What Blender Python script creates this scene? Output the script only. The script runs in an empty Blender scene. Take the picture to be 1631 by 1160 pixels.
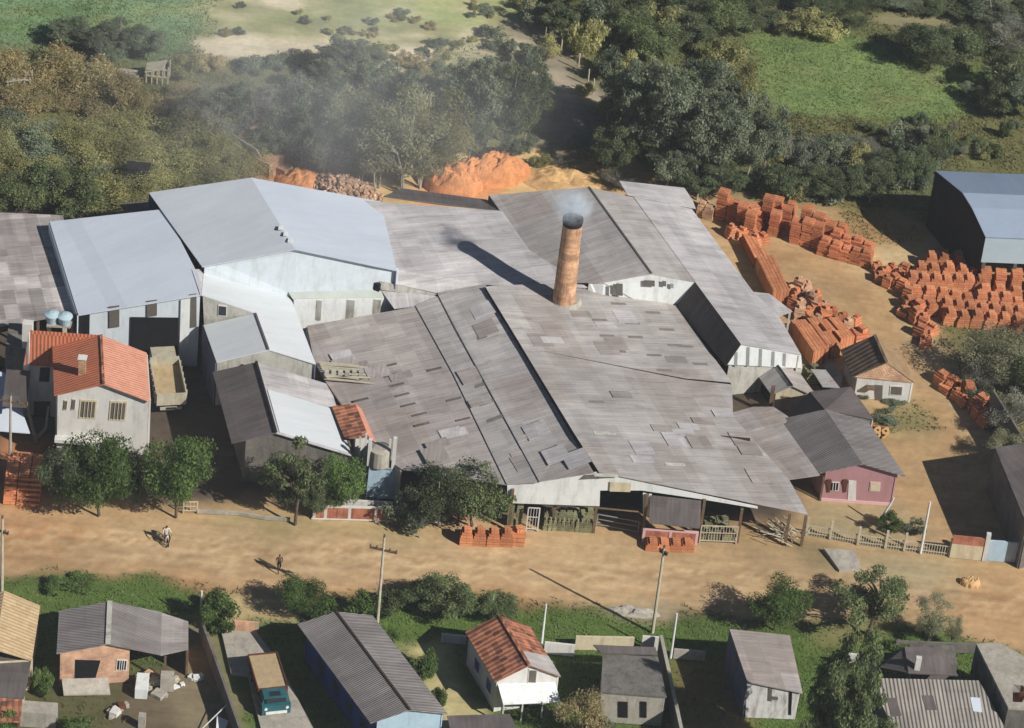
import bpy, bmesh, math, random
import numpy as np
from mathutils import Vector, Matrix, noise
random.seed(11); rng = np.random.default_rng(7)
sc = bpy.context.scene
COL = sc.collection

# ---------------------------------------------------------------- camera
PITCH, ROLL, FPX, DIST = math.radians(36), math.radians(6), 6000.0, 316.0
CX, CY, W0 = 815.5, 580.0, 1631.0
_F = Vector((0, math.cos(PITCH), -math.sin(PITCH)))
_U0 = Vector((0, math.sin(PITCH), math.cos(PITCH)))
_U = _U0*math.cos(ROLL) - Vector((1, 0, 0))*math.sin(ROLL)
_R = Vector((1, 0, 0))*math.cos(ROLL) + _U0*math.sin(ROLL)
CAM = -_F*DIST
cd = bpy.data.cameras.new('camera'); cam = bpy.data.objects.new('camera', cd); COL.objects.link(cam)
cam.matrix_world = Matrix(((_R.x, _U.x, -_F.x, CAM.x), (_R.y, _U.y, -_F.y, CAM.y), (_R.z, _U.z, -_F.z, CAM.z), (0, 0, 0, 1)))
cd.sensor_width = 36; cd.lens = FPX/W0*36; cd.clip_start = 1; cd.clip_end = 3000
sc.camera = cam

# ---------------------------------------------------------------- light
SUN = Vector((1.123, -0.716, 1.0)).normalized()
SUN_EL = math.asin(SUN.z); SUN_ROT = math.atan2(SUN.x, SUN.y)
w = bpy.data.worlds.new("World"); sc.world = w; w.use_nodes = True
nt = w.node_tree; bg = nt.nodes['Background']
sky = nt.nodes.new('ShaderNodeTexSky'); sky.sky_type = 'NISHITA'; sky.sun_disc = False
sky.sun_elevation = SUN_EL; sky.sun_rotation = SUN_ROT; sky.air_density = 0.6; sky.dust_density = 0.4; sky.ozone_density = 2.0
nt.links.new(sky.outputs[0], bg.inputs[0]); bg.inputs[1].default_value = 0.05
sl = bpy.data.lights.new('sun', 'SUN'); sl.energy = 5.0; sl.angle = math.radians(0.5); sl.color = (1.0, 0.96, 0.90)
so = bpy.data.objects.new('sun', sl); COL.objects.link(so); so.rotation_euler = SUN.to_track_quat('Z', 'Y').to_euler(); so.location = (0, 0, 120)
sc.view_settings.view_transform = 'Standard'; sc.view_settings.look = 'None'
sc.view_settings.exposure = 0.12
sc.cycles.volume_bounces = 2; sc.cycles.diffuse_bounces = 2; sc.view_settings.gamma = 1.0

# ---------------------------------------------------------------- geometry helpers
def ray(px, py): return _F + _R*((px-CX)/FPX) - _U*((py-CY)/FPX)
def P(px, py, z=0.0):
    d = ray(px, py); return CAM + d*((z-CAM.z)/d.z)
def onplane(px, py, p0, n):
    d = ray(px, py); return CAM + d*((p0-CAM).dot(n)/d.dot(n))
class Facade:
    """vertical plane through two ground points"""
    def __init__(s, g0, g1, shift=0.0):
        s.a = P(*g0); s.b = P(*g1); s.u = (s.b-s.a).normalized()
        s.n = Vector((s.u.y, -s.u.x, 0)); s.a = s.a + s.n*shift; s.b = s.b + s.n*shift
    def pt(s, px, py): return onplane(px, py, s.a, s.n)
def pn(a, b, c):
    n = (b-a).cross(c-a).normalized(); return (a, n if n.z > 0 else -n)
def on(pl_, *pts, dz=0.0):
    return [onplane(x, y, *pl_)+Vector((0, 0, dz)) for x, y in pts]
def facade3(a, b):
    F = Facade.__new__(Facade); F.a = Vector((a.x, a.y, 0)); F.b = Vector((b.x, b.y, 0)); F.u = (F.b-F.a).normalized(); F.n = Vector((F.u.y, -F.u.x, 0)); return F
def lerp(a, b, t): return a+(b-a)*t
def pscale(py): return 1.0/(( CAM-P(CX, py)).length/FPX)   # pixels per metre

def tag(o, label=None, cat=None, group=None, kind=None):
    if label: o['label'] = label
    if cat: o['category'] = cat
    if group: o['group'] = group
    if kind: o['kind'] = kind
    return o
def empty(name, loc, label=None, cat=None, group=None):
    o = bpy.data.objects.new(name, None); COL.objects.link(o); o.location = loc; o.empty_display_size = .3
    return tag(o, label, cat, group)
def orig(o):
    v = Vector((0, 0, 0))
    while o is not None: v += o.location; o = o.parent
    return v

class MB:
    def __init__(s): s.v = []; s.f = []; s.uv = []; s.m = []; s.smooth = False
    def face(s, pts, uvs=None, mi=0):
        i = len(s.v); s.v += [tuple(p) for p in pts]; s.f.append(tuple(range(i, i+len(pts))))
        s.uv.append(uvs or [(p[0], p[1]) for p in pts]); s.m.append(mi)
    def slab(s, pts, th=.07, u=None, mi=0):
        """roof sheet: top face = pts, thickness downward"""
        pts = [Vector(p) for p in pts]; n = Vector((0, 0, 0))
        for i in range(len(pts)):
            a, b = pts[i], pts[(i+1) % len(pts)]; n += a.cross(b)
        n.normalize()
        if n.z < 0: pts.reverse(); n = -n
        u = Vector(u) if u is not None else pts[1]-pts[0]
        u = (u-n*u.dot(n)).normalized(); v = n.cross(u); o = pts[0]
        uv = [((p).dot(u), (p).dot(v)) for p in pts]
        s.face(pts, uv, mi)
        low = [p-Vector((0, 0, th)) for p in pts]
        s.face(low[::-1], uv[::-1], mi)
        for i in range(len(pts)):
            j = (i+1) % len(pts); s.face([pts[i], low[i], low[j], pts[j]], [uv[i], uv[i], uv[j], uv[j]], mi)
        return s
    def wall(s, top, z0=0.0, bottom=None, th=.12, mi=0, n=None):
        """vertical wall: polygon top points (list) over z0, thickened inward"""
        top = [Vector(p) for p in top]
        bot = [Vector((p.x, p.y, z0)) for p in top] if bottom is None else [Vector(p) for p in bottom]
        s.poly(top+bot[::-1], th, mi, n); return s
    def poly(s, pts, th=.1, mi=0, n=None):
        """planar polygon extruded by th against its outward normal n"""
        pts = [Vector(p) for p in pts]; nn = Vector((0, 0, 0))
        for i in range(len(pts)):
            nn += pts[i].cross(pts[(i+1) % len(pts)])
        if nn.length < 1e-9: return s
        nn.normalize()
        if n is not None and nn.dot(n) < 0: pts.reverse(); nn = -nn
        u = nn.cross(Vector((0, 0, 1)));
        u = u.normalized() if u.length > .1 else Vector((1, 0, 0)); v = nn.cross(u)
        uv = [(p.dot(u), p.dot(v)) for p in pts]
        back = [p-nn*th for p in pts]
        s.face(pts, uv, mi); s.face(back[::-1], uv[::-1], mi)
        for i in range(len(pts)):
            j = (i+1) % len(pts); s.face([pts[i], back[i], back[j], pts[j]], [uv[i], uv[i], uv[j], uv[j]], mi)
        return s
    def box(s, c, sx, sy, sz, rz=0.0, mi=0, tilt=0.0, taper=1.0):
        c = Vector(c); M = Matrix.Rotation(rz, 3, 'Z') @ Matrix.Rotation(tilt, 3, 'Y')
        q = []
        for z in (0, 1):
            k = taper if z else 1
            for x, y in ((-1, -1), (1, -1), (1, 1), (-1, 1)):
                q.append(c + M @ Vector((x*sx/2*k, y*sy/2*k, z*sz)))
        for f in ((0, 1, 5, 4), (1, 2, 6, 5), (2, 3, 7, 6), (3, 0, 4, 7), (4, 5, 6, 7), (3, 2, 1, 0)):
            p = [q[i] for i in f]; n = (p[1]-p[0]).cross(p[2]-p[1]).normalized()
            u = (p[1]-p[0]).normalized(); v = n.cross(u)
            s.face(p, [((a).dot(u), (a).dot(v)) for a in p], mi)
        return s
    def beam(s, a, b, w=.1, h=None, mi=0):
        a, b = Vector(a), Vector(b); h = h or w; d = (b-a).normalized()
        x = d.cross(Vector((0, 0, 1)));
        x = x.normalized() if x.length > 1e-3 else Vector((1, 0, 0)); y = x.cross(d)
        q = [p + x*(i*w/2)+y*(j*h/2) for p in (a, b) for i, j in ((-1, -1), (1, -1), (1, 1), (-1, 1))]
        for f in ((0, 1, 5, 4), (1, 2, 6, 5), (2, 3, 7, 6), (3, 0, 4, 7), (4, 5, 6, 7), (3, 2, 1, 0)):
            s.face([q[i] for i in f], None, mi)
        return s
    def tube(s, pts, rad, n=8, cap=True, mi=0):
        pts = [Vector(p) for p in pts]
        if not hasattr(rad, '__len__'): rad = [rad]*len(pts)
        rings = []
        x = None
        for i, p in enumerate(pts):
            d = (pts[min(i+1, len(pts)-1)]-pts[max(i-1, 0)]).normalized()
            if x is None:
                x = d.cross(Vector((0.3, 1, 0.1))).normalized()
            x = (x - d*x.dot(d)).normalized(); y = d.cross(x)
            rings.append([p+(x*math.cos(t)+y*math.sin(t))*rad[i] for t in [2*math.pi*k/n for k in range(n)]])
        L = 0
        for i in range(len(pts)-1):
            l = (pts[i+1]-pts[i]).length
            for k in range(n):
                j = (k+1) % n; c = 2*math.pi*rad[0]/n
                s.face([rings[i][k], rings[i][j], rings[i+1][j], rings[i+1][k]], [(k*c, L), (k*c+c, L), (k*c+c, L+l), (k*c, L+l)], mi)
            L += l
        if cap:
            s.face(rings[0][::-1], None, mi); s.face(rings[-1], None, mi)
        return s
    def build(s, name, mats, parent=None, origin=None, merge=False, smooth=False):
        me = bpy.data.meshes.new(name)
        o0 = orig(parent) if parent is not None else (Vector(origin) if origin is not None else Vector((0, 0, 0)))
        V = np.array(s.v, dtype=float).reshape(-1, 3)-np.array(o0)
        me.from_pydata([tuple(r) for r in V], [], s.f)
        uvl = me.uv_layers.new(name='UVMap'); flat = [c for f in s.uv for p in f for c in p]
        uvl.data.foreach_set('uv', flat)
        for m in (mats if isinstance(mats, (list, tuple)) else [mats]): me.materials.append(m)
        me.polygons.foreach_set('material_index', s.m)
        if merge:
            b = bmesh.new(); b.from_mesh(me); bmesh.ops.remove_doubles(b, verts=b.verts, dist=.0005)
            bmesh.ops.recalc_face_normals(b, faces=b.faces); b.to_mesh(me); b.free()
        if smooth: me.polygons.foreach_set('use_smooth', [True]*len(me.polygons))
        me.update()
        o = bpy.data.objects.new(name, me); COL.objects.link(o)
        if parent is not None: o.parent = parent
        else: o.location = o0
        return o
def kids(o): return [c for c in bpy.data.objects if c.parent is o]
_kc = {}
def copy_tree(o, parent=None):
    c = o.copy(); COL.objects.link(c); c.parent = parent
    if o.name not in _kc: _kc[o.name] = kids(o)
    for ch in _kc[o.name]: copy_tree(ch, c)
    return c

# ---------------------------------------------------------------- materials
def lin(r, g, b, k=1.0):
    f = lambda c: ((c/255+.055)/1.055)**2.4 if c > 10 else c/255/12.92
    return (f(r)*k, f(g)*k, f(b)*k, 1)
def nd(t, kind, **kw):
    n = t.nodes.new(kind)
    for k, v in kw.items():
        if k.startswith('i_'):
            key = k[2:]; key = int(key) if key.isdigit() else key
            n.inputs[key].default_value = v
        else: setattr(n, k, v)
    return n
def base(name, rough=.9, spec=.2):
    m = bpy.data.materials.new(name); m.use_nodes = True; t = m.node_tree
    b = t.nodes['Principled BSDF']; b.inputs['Roughness'].default_value = rough
    b.inputs['Specular IOR Level'].default_value = spec
    return m, t, b
def mixc(t, a, b, fac, mode='MIX'):
    n = t.nodes.new('ShaderNodeMix'); n.data_type = 'RGBA'; n.blend_type = mode
    for sock, v in ((n.inputs[0], fac), (n.inputs[6], a), (n.inputs[7], b)):
        if hasattr(v, 'default_value') or isinstance(v, bpy.types.NodeSocket): t.links.new(v, sock)
        else: sock.default_value = v
    return n.outputs[2]
def ramp(t, fac, a, b, lo=.35, hi=.65):
    n = t.nodes.new('ShaderNodeMapRange'); n.inputs[1].default_value = lo; n.inputs[2].default_value = hi
    n.inputs[3].default_value = a; n.inputs[4].default_value = b; t.links.new(fac, n.inputs[0]); return n.outputs[0]
def noisen(t, vec, scale, detail=4, rough=.55):
    n = nd(t, 'ShaderNodeTexNoise', i_Scale=scale, i_Detail=detail, i_Roughness=rough)
    if vec is not None: t.links.new(vec, n.inputs['Vector'])
    return n.outputs['Fac']
def mapping(t, vec, scale=(1, 1, 1)):
    m = nd(t, 'ShaderNodeMapping'); m.inputs['Scale'].default_value = scale; t.links.new(vec, m.inputs['Vector']); return m.outputs[0]
def scalec(t, col, fac):
    """multiply colour by scalar socket"""
    n = t.nodes.new('ShaderNodeVectorMath'); n.operation = 'SCALE'
    t.links.new(col, n.inputs[0]) if isinstance(col, bpy.types.NodeSocket) else setattr(n.inputs[0], 'default_value', col[:3])
    t.links.new(fac, n.inputs[3]); return n.outputs[0]
def bump(t, b, h, strength=.4, dist=.05):
    n = nd(t, 'ShaderNodeBump', i_Strength=strength, i_Distance=dist); t.links.new(h, n.inputs['Height']); t.links.new(n.outputs[0], b.inputs['Normal'])

def plain(name, col, rough=.85, var=.25, scale=.8, spec=.2, dirt=None, dirtamt=.5, metal=0.0):
    m, t, b = base(name, rough, spec); b.inputs['Metallic'].default_value = metal
    g = nd(t, 'ShaderNodeNewGeometry').outputs['Position']
    n1 = noisen(t, g, scale, 5, .65); n2 = noisen(t, g, scale*7, 3)
    c = scalec(t, col, ramp(t, n1, 1-var, 1+var*.7, .3, .7))
    c = scalec(t, c, ramp(t, n2, 1-var*.5, 1+var*.5, .3, .7))
    if dirt:
        # weathering: drips stretched down the walls
        v = noisen(t, mapping(t, g, (1.6, 1.6, .35)), 1.0, 5, .7)
        c = mixc(t, c, dirt, ramp(t, v, 0, dirtamt, .48, .72))
    t.links.new(c, b.inputs['Base Color']); bump(t, b, n2, .3, .03)
    return m
def cement(name, c1, c2, c3, sheet=(1.05, 1.75), var=.16, rough=.95, corr=0.0, patch=.5, stain=.3):
    """old corrugated sheet roof; UV in metres (u along the ridge, v down the slope)"""
    m, t, b = base(name, rough, .15)
    uv = nd(t, 'ShaderNodeUVMap').outputs[0]
    geo = nd(t, 'ShaderNodeNewGeometry').outputs['Position']
    def cells(sx, sy, off=0.0):
        mp = nd(t, 'ShaderNodeMapping'); mp.inputs['Scale'].default_value = (1/sx, 1/sy, 1); mp.inputs['Location'].default_value = (off, off*.7, 0)
        t.links.new(uv, mp.inputs['Vector'])
        f = nd(t, 'ShaderNodeVectorMath', operation='FLOOR'); t.links.new(mp.outputs[0], f.inputs[0])
        wn = nd(t, 'ShaderNodeTexWhiteNoise', noise_dimensions='2D'); t.links.new(f.outputs[0], wn.inputs['Vector'])
        return wn.outputs['Value'], mp.outputs[0]
    a, mv = cells(*sheet); bb, _ = cells(sheet[0]*5, sheet[1]*2, .37); cc, _ = cells(sheet[0]*2, sheet[1]*1, 3.1)
    big = noisen(t, geo, .12, 4, .6)
    col = mixc(t, c1, c2, ramp(t, big, 0, 1, .4, .62))
    sel = nd(t, 'ShaderNodeMath', operation='GREATER_THAN'); sel.inputs[1].default_value = .72; t.links.new(bb, sel.inputs[0])
    pf = nd(t, 'ShaderNodeMath', operation='MULTIPLY'); pf.inputs[1].default_value = patch; t.links.new(sel.outputs[0], pf.inputs[0])
    col = mixc(t, col, c3, pf.outputs[0])
    col = scalec(t, col, ramp(t, a, 1-var*.35, 1+var*.35, 0, 1))
    col = scalec(t, col, ramp(t, cc, 1-var*.7, 1+var*.7, 0, 1))
    col = scalec(t, col, ramp(t, bb, 1-var*.8, 1+var*.8, 0, 1))
    st = noisen(t, mapping(t, uv, (1.5, .22, 1)), 1.0, 5, .7)
    col = scalec(t, col, ramp(t, st, 1-stain*.8, 1+stain*.5, .3, .7))
    fs = noisen(t, mapping(t, uv, (7.0, .35, 1)), 1.0, 3, .6)
    col = scalec(t, col, ramp(t, fs, 1-stain*.35, 1+stain*.3, .3, .7))
    if not corr and sheet[1] < 10:      # light and shade of the ribs painted as faint colour stripes
        s3 = nd(t, 'ShaderNodeSeparateXYZ'); t.links.new(uv, s3.inputs[0]); m3 = nd(t, 'ShaderNodeMath', operation='MULTIPLY'); m3.inputs[1].default_value = 2*math.pi/.36; t.links.new(s3.outputs[0], m3.inputs[0])
        n3 = nd(t, 'ShaderNodeMath', operation='SINE'); t.links.new(m3.outputs[0], n3.inputs[0]); col = scalec(t, col, ramp(t, n3.outputs[0], .965, 1.035, -1, 1))
    if stain > .2:      # rusty and mossy run-off
        rs_ = noisen(t, mapping(t, uv, (.9, .3, 1)), 1.0, 6, .75)
        col = mixc(t, col, lin(112, 94, 78), ramp(t, rs_, 0, .6, .56, .74))
    fr = nd(t, 'ShaderNodeVectorMath', operation='FRACTION'); t.links.new(mv, fr.inputs[0])
    sp = nd(t, 'ShaderNodeSeparateXYZ'); t.links.new(fr.outputs[0], sp.inputs[0])
    ln = nd(t, 'ShaderNodeMath', operation='LESS_THAN'); ln.inputs[1].default_value = .045; t.links.new(sp.outputs[1], ln.inputs[0])
    col = scalec(t, col, ramp(t, ln.outputs[0], 1, .93, 0, 1))
    t.links.new(col, b.inputs['Base Color'])
    h = noisen(t, geo, 3, 4)
    if corr:
        s2 = nd(t, 'ShaderNodeSeparateXYZ'); t.links.new(uv, s2.inputs[0])
        mu = nd(t, 'ShaderNodeMath', operation='MULTIPLY'); mu.inputs[1].default_value = 2*math.pi/corr; t.links.new(s2.outputs[0], mu.inputs[0])
        sn = nd(t, 'ShaderNodeMath', operation='SINE'); t.links.new(mu.outputs[0], sn.inputs[0])
        bump(t, b, sn.outputs[0], .9, corr*.14)
    else: bump(t, b, h, .25, .05)
    return m
def brickm(name, c1, c2, mortar, sc_=(.3, .2), rough=.95, msize=.02, var=.3):
    m, t, b = base(name, rough, .1)
    uv = nd(t, 'ShaderNodeUVMap').outputs[0]
    br = nd(t, 'ShaderNodeTexBrick', i_Scale=1.0); br.inputs['Brick Width'].default_value = sc_[0]; br.inputs['Row Height'].default_value = sc_[1]
    br.inputs['Mortar Size'].default_value = msize; br.inputs['Color1'].default_value = c1; br.inputs['Color2'].default_value = c2; br.inputs['Mortar'].default_value = mortar
    t.links.new(uv, br.inputs['Vector'])
    g = nd(t, 'ShaderNodeNewGeometry').outputs['Position']
    ob = nd(t, 'ShaderNodeObjectInfo').outputs['Random']
    c = scalec(t, br.outputs['Color'], ramp(t, noisen(t, g, 1.2, 4), 1-var, 1+var, .3, .7))
    c = scalec(t, c, ramp(t, ob, .72, 1.18, 0, 1))
    t.links.new(c, b.inputs['Base Color']); bump(t, b, br.outputs['Fac'], .5, -.02)
    return m
def tiles(name, c1, c2, c3, sc_=(.3, .35), var=.3):
    m, t, b = base(name, .9, .15)
    uv = nd(t, 'ShaderNodeUVMap').outputs[0]
    mp = nd(t, 'ShaderNodeMapping'); mp.inputs['Scale'].default_value = (1/sc_[0], 1/sc_[1], 1); t.links.new(uv, mp.inputs['Vector'])
    f = nd(t, 'ShaderNodeVectorMath', operation='FLOOR'); t.links.new(mp.outputs[0], f.inputs[0])
    wn = nd(t, 'ShaderNodeTexWhiteNoise', noise_dimensions='2D'); t.links.new(f.outputs[0], wn.inputs['Vector'])
    g = nd(t, 'ShaderNodeNewGeometry').outputs['Position']
    c = mixc(t, c1, c2, wn.outputs['Value'])
    c = mixc(t, c, c3, ramp(t, noisen(t, g, .9, 5, .7), 0, .8, .5, .68))
    sp = nd(t, 'ShaderNodeSeparateXYZ'); t.links.new(mp.outputs[0], sp.inputs[0])
    mu = nd(t, 'ShaderNodeMath', operation='MULTIPLY'); mu.inputs[1].default_value = 2*math.pi; t.links.new(sp.outputs[0], mu.inputs[0])
    sn = nd(t, 'ShaderNodeMath', operation='SINE'); t.links.new(mu.outputs[0], sn.inputs[0])
    t.links.new(c, b.inputs['Base Color']); bump(t, b, sn.outputs[0], .6, .035)
    return m
def leafm(name, c1, c2, c3=None, trans=.25):
    m = bpy.data.materials.new(name); m.use_nodes = True; t = m.node_tree; t.nodes.clear()
    out = nd(t, 'ShaderNodeOutputMaterial')
    geo = nd(t, 'ShaderNodeNewGeometry'); ri = geo.outputs['Random Per Island']; ob = nd(t, 'ShaderNodeObjectInfo').outputs['Random']
    c = mixc(t, c1, c2, ri)
    c = mixc(t, c, c3 or c2, ramp(t, noisen(t, geo.outputs['Position'], .45, 3), 0, .8, .42, .62))
    c = scalec(t, c, ramp(t, ob, .72, 1.25, 0, 1))
    d = nd(t, 'ShaderNodeBsdfDiffuse'); t.links.new(c, d.inputs[0])
    tr = nd(t, 'ShaderNodeBsdfTranslucent'); t.links.new(c, tr.inputs[0])
    mx = nd(t, 'ShaderNodeMixShader'); mx.inputs[0].default_value = trans
    t.links.new(d.outputs[0], mx.inputs[1]); t.links.new(tr.outputs[0], mx.inputs[2]); t.links.new(mx.outputs[0], out.inputs[0])
    return m

M = {}
M['cem'] = cement('old_grey_sheet_roof', lin(176, 171, 167), lin(161, 156, 153), lin(138, 128, 121), var=.12)
M['cem_warm'] = cement('old_warm_sheet_roof', lin(170, 162, 157), lin(156, 149, 145), lin(130, 118, 110))
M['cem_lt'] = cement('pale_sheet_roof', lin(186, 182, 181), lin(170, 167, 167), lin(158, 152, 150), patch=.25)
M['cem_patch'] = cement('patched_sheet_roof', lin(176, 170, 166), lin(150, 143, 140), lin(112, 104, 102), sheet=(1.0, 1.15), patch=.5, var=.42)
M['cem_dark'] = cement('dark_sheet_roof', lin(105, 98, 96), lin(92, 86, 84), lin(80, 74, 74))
M['cem_house'] = cement('house_sheet_roof', lin(140, 135, 132), lin(124, 118, 116), lin(108, 100, 98), sheet=(1.05, 1.2), var=.1, corr=.18, patch=.3)
M['cem_ribs'] = cement('ribbed_sheet_roof', lin(158, 152, 142), lin(140, 135, 128), lin(120, 112, 104), sheet=(1.05, 1.5), var=.1, corr=.3, patch=.2)
M['metal'] = cement('pale_blue_metal_roof', lin(206, 213, 222), lin(200, 207, 217), lin(196, 203, 213), sheet=(1.0, 30), var=.03, rough=.55, patch=.2, stain=.05)
M['metal_g'] = cement('grey_metal_roof', lin(188, 196, 206), lin(182, 190, 201), lin(178, 186, 198), sheet=(1.0, 30), var=.03, rough=.6, patch=.2, stain=.07)
M['slot'] = plain('roof_slot', lin(124, 117, 112), .9, .2, 2.0)
M['load'] = plain('dusty_load', lin(172, 152, 118), .95, .2, 2.0)
M['metal_r'] = cement('grey_blue_metal_roof', lin(200, 206, 210), lin(194, 200, 206), lin(190, 197, 203), sheet=(1.0, 30), var=.03, rough=.6, patch=.2, stain=.07)
M['metal_w'] = cement('white_metal_roof', lin(202, 206, 208), lin(196, 201, 203), lin(190, 195, 198), sheet=(1.0, 30), var=.03, rough=.6, patch=.2, stain=.08)
M['metal_b'] = cement('blue_grey_metal_roof', lin(125, 140, 160), lin(118, 132, 152), lin(112, 126, 146), sheet=(1.0, 30), var=.03, rough=.55, patch=.2, stain=.07)
M['clad'] = plain('white_cladding', lin(218, 221, 218), .7, .06, .5, dirt=lin(135, 130, 120), dirtamt=.4)
M['clad_b'] = plain('pale_blue_cladding', lin(202, 211, 216), .7, .05, .4, dirt=lin(150, 148, 140), dirtamt=.35)
M['clad_old'] = plain('weathered_cladding', lin(180, 178, 168), .85, .15, .8, dirt=lin(112, 104, 92), dirtamt=.75)
M['white'] = plain('white_paint', lin(208, 206, 200), .8, .06, .5, dirt=lin(140, 130, 116), dirtamt=.4)
M['cream'] = plain('cream_paint', lin(202, 190, 160), .85, .1, .6, dirt=lin(125, 112, 92), dirtamt=.5)
M['pink'] = plain('pink_paint', lin(170, 128, 130), .85, .07, .6, dirt=lin(150, 100, 98), dirtamt=.35)
M['pinktrim'] = plain('pale_pink_trim', lin(208, 170, 170), .8, .05)
M['bluew'] = plain('blue_paint', lin(34, 66, 128), .7, .1, .6, dirt=lin(20, 36, 74), dirtamt=.4)
M['ltblue'] = plain('light_blue_paint', lin(168, 190, 204), .8, .08, .6, dirt=lin(120, 130, 130), dirtamt=.4)
M['dblue'] = plain('grey_blue_paint', lin(96, 98, 120), .85, .15, .7, dirt=lin(60, 56, 60), dirtamt=.6)  # shade of the side walls put into their colour
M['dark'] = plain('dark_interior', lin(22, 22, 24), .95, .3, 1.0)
M['glass'] = plain('dark_window_glass', lin(40, 46, 54), .25, .2, 1.0, spec=.5)
M['slate'] = plain('grey_shutter', lin(98, 92, 86), .8, .15, 2.0)
M['wood'] = plain('weathered_wood', lin(112, 92, 72), .9, .3, 2.0)
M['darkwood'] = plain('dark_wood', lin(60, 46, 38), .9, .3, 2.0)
M['palewood'] = plain('bleached_wood', lin(186, 178, 156), .9, .2, 2.0)
M['conc'] = plain('concrete', lin(166, 160, 148), .9, .2, .7, dirt=lin(110, 102, 90), dirtamt=.5)
M['concd'] = plain('dark_concrete', lin(112, 108, 102), .9, .25, .7, dirt=lin(60, 58, 54), dirtamt=.6)
M['steel'] = plain('grey_steel', lin(140, 142, 142), .5, .15, 1.0, spec=.5)
M['rust'] = plain('rusty_steel', lin(96, 58, 42), .8, .3, 1.0)
M['black'] = plain('black_rubber', lin(24, 24, 25), .8, .2, 2.0)
M['sootb'] = plain('soot', lin(36, 34, 38), .95, .2, 2.0)  # soot on the chimney; elsewhere it also paints in the shade of walls
M['tank'] = plain('pale_blue_plastic', lin(168, 190, 198), .5, .06, 1.0, spec=.4)
M['teal'] = plain('teal_paint', lin(34, 92, 98), .6, .3, 1.5, spec=.5)
M['truckp'] = plain('grey_green_truck_paint', lin(176, 170, 150), .6, .15, 1.0, spec=.4, dirt=lin(120, 100, 74), dirtamt=.5)
M['sand'] = plain('sand', lin(196, 160, 112), .95, .12, 2.0)
M['brick'] = brickm('orange_brick', lin(206, 142, 102), lin(190, 122, 86), lin(146, 84, 56), (1.4, .3), msize=.022, var=.15)
M['brick2'] = brickm('red_brick_stack', lin(202, 134, 96), lin(186, 116, 82), lin(138, 78, 52), (1.2, .3), msize=.026, var=.15)
M['brickpale'] = brickm('pale_brick', lin(204, 168, 138), lin(190, 152, 122), lin(152, 112, 86), (.25, .2), msize=.016)
M['brickgrn'] = brickm('unfired_brick', lin(150, 150, 116), lin(132, 130, 100), lin(74, 70, 52), (.25, .22), msize=.02)
M['brickwall'] = brickm('brick_wall', lin(192, 152, 124), lin(178, 136, 108), lin(160, 140, 122), (.3, .15), msize=.015)
M['redwall'] = brickm('red_brick_wall', lin(184, 122, 98), lin(174, 110, 88), lin(150, 100, 80), (.3, .15), msize=.01)
M['chim'] = brickm('chimney_brick', lin(196, 156, 124), lin(180, 138, 106), lin(164, 126, 100), (.24, .12), msize=.008, var=.25)
t_ = M['chim'].node_tree; b_ = t_.nodes['Principled BSDF']; l_ = b_.inputs['Base Color'].links[0].from_socket
g_ = nd(t_, 'ShaderNodeNewGeometry').outputs['Position']
c_ = scalec(t_, l_, ramp(t_, noisen(t_, mapping(t_, g_, (.25, .25, 1.6)), 1.0, 4, .6), .62, 1.3, .32, .68))
c_ = mixc(t_, c_, lin(70, 58, 52), ramp(t_, noisen(t_, mapping(t_, g_, (2.2, 2.2, .25)), 1.0, 4, .6), 0, .7, .5, .72)); t_.links.new(c_, b_.inputs['Base Color'])
M['tile_o'] = tiles('orange_roof_tile', lin(190, 118, 88), lin(180, 108, 80), lin(172, 106, 82))
M['tile_p'] = tiles('pale_orange_roof_tile', lin(206, 148, 124), lin(196, 136, 112), lin(184, 126, 104))
M['tile_r'] = tiles('old_red_roof_tile', lin(190, 128, 98), lin(112, 72, 58), lin(84, 64, 56), (.45, .5))
M['tile_t'] = tiles('tan_roof_tile', lin(188, 166, 130), lin(176, 150, 116), lin(160, 134, 104), (.35, .4))
M['tile_d'] = tiles('dark_roof_tile', lin(112, 96, 80), lin(92, 78, 66), lin(80, 70, 62), (.5, .45))
M['dirtroof'] = tiles('dusty_tan_roof_tile', lin(160, 134, 102), lin(146, 120, 90), lin(128, 108, 82), (.35, .4))
M['clay'] = plain('orange_clay', lin(200, 136, 88), .95, .3, 1.3)
M['rubble'] = plain('brick_rubble', lin(176, 144, 118), .95, .5, 2.2)
M['bark'] = plain('bark', lin(96, 84, 70), .95, .3, 3.0)
M['barkpale'] = plain('pale_bark', lin(160, 152, 136), .95, .25, 3.0)
# ---------------------------------------------------------------- ground
GX0, GX1, GY0, GY1, GS = -80.0, 80.0, -72.0, 100.0, 0.5
def pw(poly): return np.array([tuple(P(x, y))[:2] for x, y in poly])
def inside(X, Y, poly):
    r = np.zeros(X.shape, bool); n = len(poly)
    for i in range(n):
        x0, y0 = poly[i]; x1, y1 = poly[(i+1) % n]
        c = ((y0 > Y) != (y1 > Y)); xx = (x1-x0)*(Y-y0)/((y1-y0) if y1 != y0 else 1e-9)+x0
        r ^= c & (X < xx)
    return r
def fbm(X, Y, s, seed, octv=4):
    """value noise on a lattice"""
    out = np.zeros(X.shape); amp = 1; tot = 0
    for k in range(octv):
        r = np.random.default_rng(seed+k); G = r.random((257, 257)); u = X*s+500; v = Y*s+500
        i = np.floor(u).astype(int); j = np.floor(v).astype(int); fu = u-i; fv = v-j
        fu = fu*fu*(3-2*fu); fv = fv*fv*(3-2*fv); g = lambda a, b: G[(i+a) % 257, (j+b) % 257]
        out += amp*((g(0, 0)*(1-fu)+g(1, 0)*fu)*(1-fv)+(g(0, 1)*(1-fu)+g(1, 1)*fu)*fv); tot += amp; amp *= .55; s *= 2.1
    return out/tot
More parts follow.
